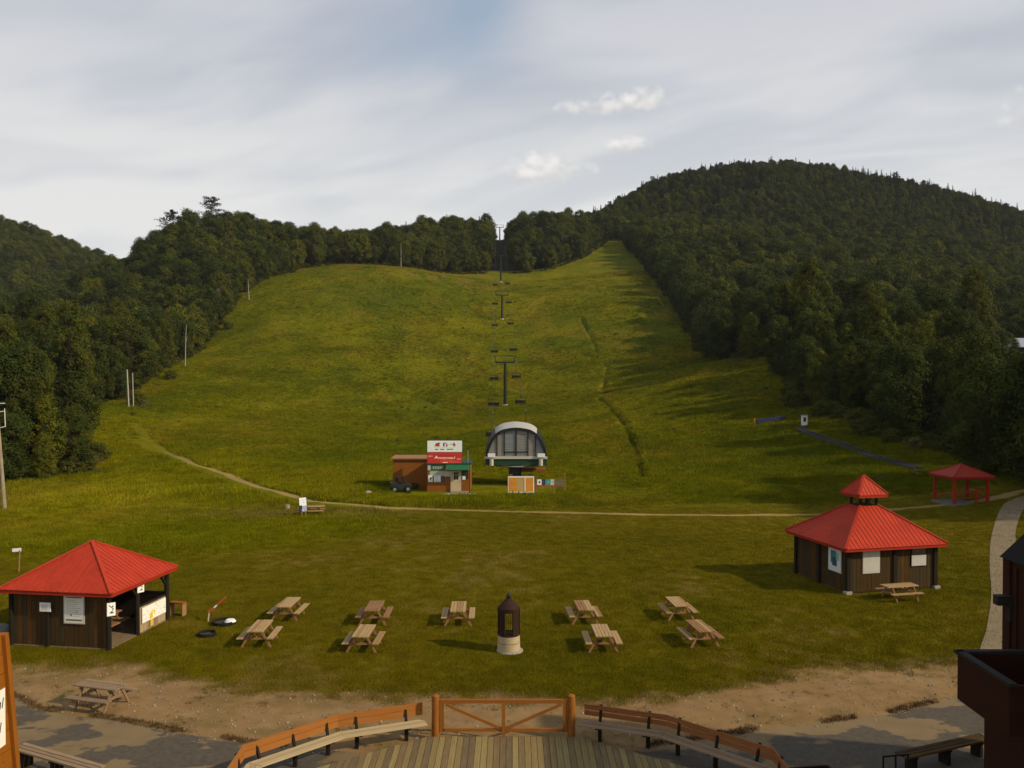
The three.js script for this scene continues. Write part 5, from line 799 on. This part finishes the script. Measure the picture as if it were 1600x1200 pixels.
{ // notice boards by the lift line
  const d = 84.0, x = 0.85, y = ground(x, d), o = thing('map_board', 'large orange two panel map board in a white frame', 'notice board', [x, y, -d]);
  for (const s of [-0.95, 0.98]) part('post', bx(0.11, 1.7, 0.11, s, 0.75, -0.06), M.post, o);
  part('frame', bx(2.46, 1.56, 0.06, 0, 0.98, 0), M.white, o);
  const pr = (sd, w) => print(256, 256, (c, a, b) => { c.fillStyle = '#cf8212'; c.fillRect(0, 0, a, b); const r = mulberry(sd); for (let i = 0; i < 26; i++) { c.fillStyle = ['#b96d0c', '#d99018', '#c9a648', '#b98c50'][Math.floor(r() * 4)]; c.fillRect(r() * 40, 10 + i * 9, 120 + r() * 100, 3); } if (w) { c.fillStyle = '#a99a62'; c.fillRect(130, 12, 100, 232); for (let i = 0; i < 12; i++) { c.fillStyle = '#c98f2a'; c.fillRect(134, 20 + i * 19, 90, 5); } } });
  part('map_panel', sheet(1.5, 1.32, -0.42, 0.98, 0.034), pr(3, true), o); part('map_panel', sheet(0.72, 1.32, 0.78, 0.98, 0.034), pr(5, false), o); part('divider', bx(0.09, 1.4, 0.03, 0.37, 0.98, 0.04), M.white, o);
  const f = thing('banner_fence', 'low fence hung with white and turquoise banners by the map board', 'fence', [2.25, ground(3.5, 84.6), -84.7]);
  part('rail', [rod([0, 1.35, 0], [2.75, 1.35, 0], 0.03), rod([0, 0.75, 0], [2.75, 0.75, 0], 0.035)], flat(0.35, 0.05, 0.03, 0.6), f);
  part('lower_board', bx(1.6, 0.14, 0.05, 0.85, 0.78, 0.05), flat(0.42, 0.07, 0.05, 0.6), f);
  const banners = [[0.35, 0.42, '#e7e8dc', '#20281f'], [0.72, 0.34, '#262a44', '#4d5470'], [1.16, 0.5, '#3f8f80', '#67b0a0'], [1.56, 0.3, '#b8c8b4', '#7f9f90']];
  for (const [bx0, w, a, b2] of banners) part('banner', sheet(w, 0.56, bx0, 1.1, 0.04), print(64, 64, (c, q, h) => { c.fillStyle = a; c.fillRect(0, 0, q, h); c.fillStyle = b2; c.beginPath(); c.arc(34, 30, 12, 0, 7); c.fill(); }), f);
  const net = []; for (let i = 0; i < 9; i++) net.push(rod([1.8 + i * 0.115, 0.7, 0], [1.8 + i * 0.115, 1.4, 0], 0.012, 0.012, 4)); for (let i = 0; i < 6; i++) net.push(rod([1.8, 0.72 + i * 0.13, 0], [2.75, 0.72 + i * 0.13, 0], 0.012, 0.012, 4)); part('netting', net, M.greyMetal, f);
  for (const p of [0.05, 1.75, 2.75]) part('post', rod([p, -0.1, 0], [p, p > 2 ? 2.0 : 1.45, 0], 0.045), M.tableFrame, f);
}
{ // towers, ropes and chairs
  const towers = [[215, 13.6, 5.2, 1.6], [340, 39.9, 5.2, 1.4], [440, 67.4, 5.2, 1.4], [580, 103.2, 5.2, 1.4]], names = ['in the flat of the meadow', 'half way up the slope', 'on the upper slope below the wood', 'in the cut through the wood on the ridge'];
  towers.forEach(([d, top, w, h], i) => {
    const x = liftX(d), g = ground(x, d), o = thing('lift_tower', 'dark steel chairlift tower ' + names[i], 'lift tower', [x, g, -d], 0, 'chairlift towers'), T = top - g;
    part('mast', rod([0, -0.5, 0], [0, T - 1.6, 0], 0.42, 0.3, 14), M.towerMetal, o); part('footing', new THREE.CylinderGeometry(0.75, 0.8, 0.5, 14).translate(0, 0.1, 0), M.concrete, o);
    part('cross_arm', beam([-2.35, T - 1.55, 0], [2.35, T - 1.55, 0], 0.32, 0.34), M.towerMetal, o);
    part('lifting_frame', [beam([-2.1, T - 1.5, 0], [-2.5, T, 0], 0.16, 0.16), beam([2.1, T - 1.5, 0], [2.5, T, 0], 0.16, 0.16), beam([-2.6, T, 0], [2.6, T, 0], 0.15, 0.15)], M.towerMetal, o);
    for (const s of [-1, 1]) { const tr = part('sheave_train', bx(0.12, 0.16, 2.6, s * 2.55, T - 1.25, 0, -0.14 * Math.min(2, i + 1), 0, 0), M.towerMetal, o); for (let k = 0; k < 4; k++) part('sheave', new THREE.CylinderGeometry(0.22, 0.22, 0.08, 12).rotateZ(Math.PI / 2).translate(s * 2.55 + s * 0.12, T - 1.2 + (k - 1.5) * 0.09, -(k - 1.5) * 0.6), M.greyMetal, tr); }
    const lad = []; for (let k = 1; k < T * 2 - 4; k++) lad.push(rod([0.35, k * 0.5, 0.2], [0.62, k * 0.5, 0.2], 0.015, 0.015, 4)); lad.push(rod([0.35, 0.3, 0.2], [0.35, T - 2, 0.2], 0.02, 0.02, 4), rod([0.62, 0.3, 0.2], [0.62, T - 2, 0.2], 0.02, 0.02, 4)); part('ladder', lad, M.towerMetal, o);
  });
  const st = [[93, ground(0.4, 90) + 2.2], ...towers.map(([d, t]) => [d, t - 1.05]), [640, 101]];
  const ropeY = (d) => { for (let i = 0; i + 1 < st.length; i++) if (d <= st[i + 1][0]) { const t = (d - st[i][0]) / (st[i + 1][0] - st[i][0]), span = st[i + 1][0] - st[i][0]; return mix(st[i][1], st[i + 1][1], t) - 4 * t * (1 - t) * span * 0.012; } return st[st.length - 1][1]; };
  for (const s of [-1, 1]) { const p = []; for (let d = 93; d <= 640; d += 6) p.push([liftX(d) + s * 2.62, ropeY(d), -d]); tag(part('haul_rope', tube(p, 0.028, 260, 5), M.towerMetal), s < 0 ? 'dark steel haul rope carrying the uphill chairs' : 'dark steel haul rope carrying the downhill chairs', 'rope', 'haul ropes of the chairlift'); }
  let proto; const chairs = [];
  for (const s of [-1, 1]) for (const d of [138, 172, 208, 250, 296, 338, 384, 430, 476, 522]) chairs.push([d + (s > 0 ? 3 : 0), s]);
  for (const [d, s] of chairs) {
    const label = 'dark quad chair hanging from the ' + (s < 0 ? 'uphill' : 'downhill') + ' rope ' + (d < 160 ? 'nearest the lift station' : d < 215 ? 'beside the lowest tower' : d < 335 ? 'between the lowest two towers' : d < 440 ? 'between the second and third towers' : 'above the third tower');
    if (!proto) {
      proto = thing('lift_chair', label, 'lift chair'); // origin at the rope
      part('grip', bx(0.12, 0.22, 0.4, 0, 0.02, 0), M.greyMetal, proto); part('hanger', [rod([0, 0, 0], [0.06, -1.5, -0.1], 0.035), rod([0.06, -1.5, -0.1], [0, -2.5, -0.35], 0.035)], M.towerMetal, proto);
      part('frame', [rod([-1.0, -2.5, -0.35], [1.0, -2.5, -0.35], 0.035), rod([-1.02, -2.5, -0.35], [-1.02, -3.75, -0.3], 0.03), rod([1.02, -2.5, -0.35], [1.02, -3.75, -0.3], 0.03), rod([-1.02, -3.75, -0.3], [-1.02, -3.75, 0.35], 0.03), rod([1.02, -3.75, -0.3], [1.02, -3.75, 0.35], 0.03)], M.towerMetal, proto);
      part('backrest', bx(2.0, 0.55, 0.06, 0, -3.3, -0.3), M.rubber, proto); part('seat', bx(2.0, 0.09, 0.5, 0, -3.72, 0), M.rubber, proto); part('restraint_bar', [rod([-0.95, -3.2, 0.5], [0.95, -3.2, 0.5], 0.025), rod([-0.95, -3.2, 0.5], [-1.0, -2.7, -0.3], 0.02), rod([0.95, -3.2, 0.5], [1.0, -2.7, -0.3], 0.02)], M.towerMetal, proto);
      proto.position.set(liftX(d) + s * 2.62, ropeY(d), -d); proto.rotation.y = s < 0 ? Math.PI : 0; proto.userData.group = 'chairs of the chairlift';
    } else copy(proto, [liftX(d) + s * 2.62, ropeY(d), -d], s < 0 ? Math.PI : 0, label, 'chairs of the chairlift');
  }
}
{ // conveyor lift, control cabin and blue padding by the wood edge
  const pts = []; for (let i = 0; i <= 16; i++) { const t = i / 16, x = mix(38.4, 39.6, t), d = mix(121, 87.5, t); pts.push([x, d]); }
  const o = thing('conveyor_lift', 'long dark conveyor belt with grey side running down to the red gazebo', 'conveyor', [0, 0, 0]), B = [], S = [], K = [];
  for (let i = 0; i < 16; i++) { const [x0, d0] = pts[i], [x1, d1] = pts[i + 1], y0 = ground(x0, d0) + 0.25, y1 = ground(x1, d1) + 0.25; B.push(beam([x0 + 0.35, y0 + 0.12, -d0], [x1 + 0.35, y1 + 0.12, -d1], 0.7, 0.12)); S.push(beam([x0 - 0.12, y0, -d0], [x1 - 0.12, y1, -d1], 0.14, 0.34)); K.push(beam([x0 + 0.85, y0, -d0], [x1 + 0.85, y1, -d1], 0.12, 0.34)); }
  part('belt', B, M.rubber, o); part('side_deck', S, flat(0.055, 0.055, 0.055, 0.9), o); part('side_deck', K, flat(0.05, 0.05, 0.05, 0.7), o);
  const e = thing('loading_mat', 'pale loading mat at the foot of the conveyor', 'mat', [39.8, ground(39.8, 86.2) + 0.02, -86.2]); part('mat', bx(2.4, 0.1, 1.4, 0, 0.04, 0), M.offwhite, e); part('step', bx(1.2, 0.16, 0.6, 0.2, 0.08, -0.9), M.greyMetal, e);
  const b = thing('control_cabin', 'small white control cabin with dark window at the head of the conveyor', 'cabin', [40.0, ground(40, 122.5), -122.5], -0.2); part('body', bx(0.75, 1.5, 0.75, 0, 0.75, 0), M.white, b); part('pane', bx(0.36, 0.6, 0.04, 0.02, 0.98, 0.375), M.glass, b); part('roof', bx(0.9, 0.08, 0.9, 0, 1.54, 0), M.greyMetal, b); part('base', bx(0.8, 0.2, 0.8, 0, 0.08, 0), M.stone, b);
  const p = thing('blue_padding', 'low blue padded mat lying in the grass by the wood edge', 'mat', [0, 0, 0]); const P = []; for (let i = 0; i < 7; i++) { const x0 = 35.3 + i * 0.62, d0 = 129 + i * 0.12; P.push(beam([x0, ground(x0, d0) + 0.42, -d0], [x0 + 0.6, ground(x0 + 0.6, d0) + 0.42 + (i < 2 ? 0.05 : 0), -d0 - 0.12], 0.3, 0.55)); } part('pad', P, flat(0.026, 0.034, 0.085, 0.9), p); part('end_post', rod([35.0, ground(35, 129) - 0.1, -129], [34.95, ground(35, 129) + 1.0, -129], 0.06), flat(0.5, 0.22, 0.02, 0.6), p);
}
// ------------------------------------------------------------------ poles and the house on the hillside
{
  const pp = (x, d, h, r, lean, label) => { const o = thing('bare_pole', label, 'pole', [x, ground(x, d) - 0.3, -d], 0, 'pair of bare poles'); part('pole', rod([0, 0, 0], [lean, h, 0], r, r * 0.8, 8), M.paleBark, o); };
  pp(-71.9, 168, 7.3, 0.15, -0.28, 'taller bare pale pole of the pair before the wood'); pp(-71.2, 168.4, 6.7, 0.11, -0.12, 'thinner bare pale pole of the pair before the wood');
  const d = 72, x = -40.85, o = thing('utility_pole', 'leaning brown utility pole with pale metal bracket', 'utility pole', [x, ground(x, d) - 0.3, -d]); part('pole', rod([0, 0, 0], [-0.62, 9.2, 0], 0.17, 0.12, 10), M.poleWood, o);
  part('bracket', [rod([-0.6, 8.9, 0.1], [0.12, 8.92, 0.1], 0.035), rod([-0.55, 8.2, 0.1], [0.12, 8.3, 0.1], 0.035), rod([-0.5, 6.9, 0.1], [0.15, 7.05, 0.1], 0.035), rod([0.15, 7.05, 0.1], [0.1, 8.5, 0.1], 0.03)], M.white, o);
  const hx = 140.5, hd = 250, hy = ground(140.5, 250), H = thing('hillside_house', 'dark grey house with pale metal roof among the trees', 'house', [hx, hy, -hd], -0.35);
  part('wall', bx(9, 5.5, 7, 0, 2.4, 0), flat(0.05, 0.05, 0.055, 0.8), H); const rs = new THREE.Shape([[-4.2, 0], [0, 2.6], [4.2, 0]].map(([a, b]) => new THREE.Vector2(a, b))), rg = new THREE.ExtrudeGeometry(rs, { depth: 10, bevelEnabled: false }); rg.rotateY(Math.PI / 2); rg.translate(-5, 5.1, 0); part('roof', rg, flat(0.42, 0.42, 0.44, 0.5, 0.3), H); for (const q of [-2.6, 0.4, 2.9]) { const w = part('window', bx(1.3, 1.5, 0.08, q, 2.9, 3.53), M.offwhite, H); part('pane', bx(1.1, 1.3, 0.04, q, 2.9, 3.58), M.glass, w); } part('door', bx(1, 2.1, 0.08, -0.9, 0.9, 3.53), M.offwhite, H);
  const h2 = thing('upper_house', 'small grey roofed house higher among the trees', 'house', [168, ground(168, 285) + 1, -285], -0.3); part('wall', bx(8, 5, 7, 0, 2, 0), flat(0.05, 0.055, 0.06, 0.8), h2); part('roof', rg.clone().scale(0.9, 0.9, 0.95), flat(0.16, 0.18, 0.18, 0.6), h2); for (const q of [-2, 1.5]) part('window', bx(1.2, 1.3, 0.08, q, 2.6, 3.53), M.glass, h2);
}
renderer.render(scene, camera);
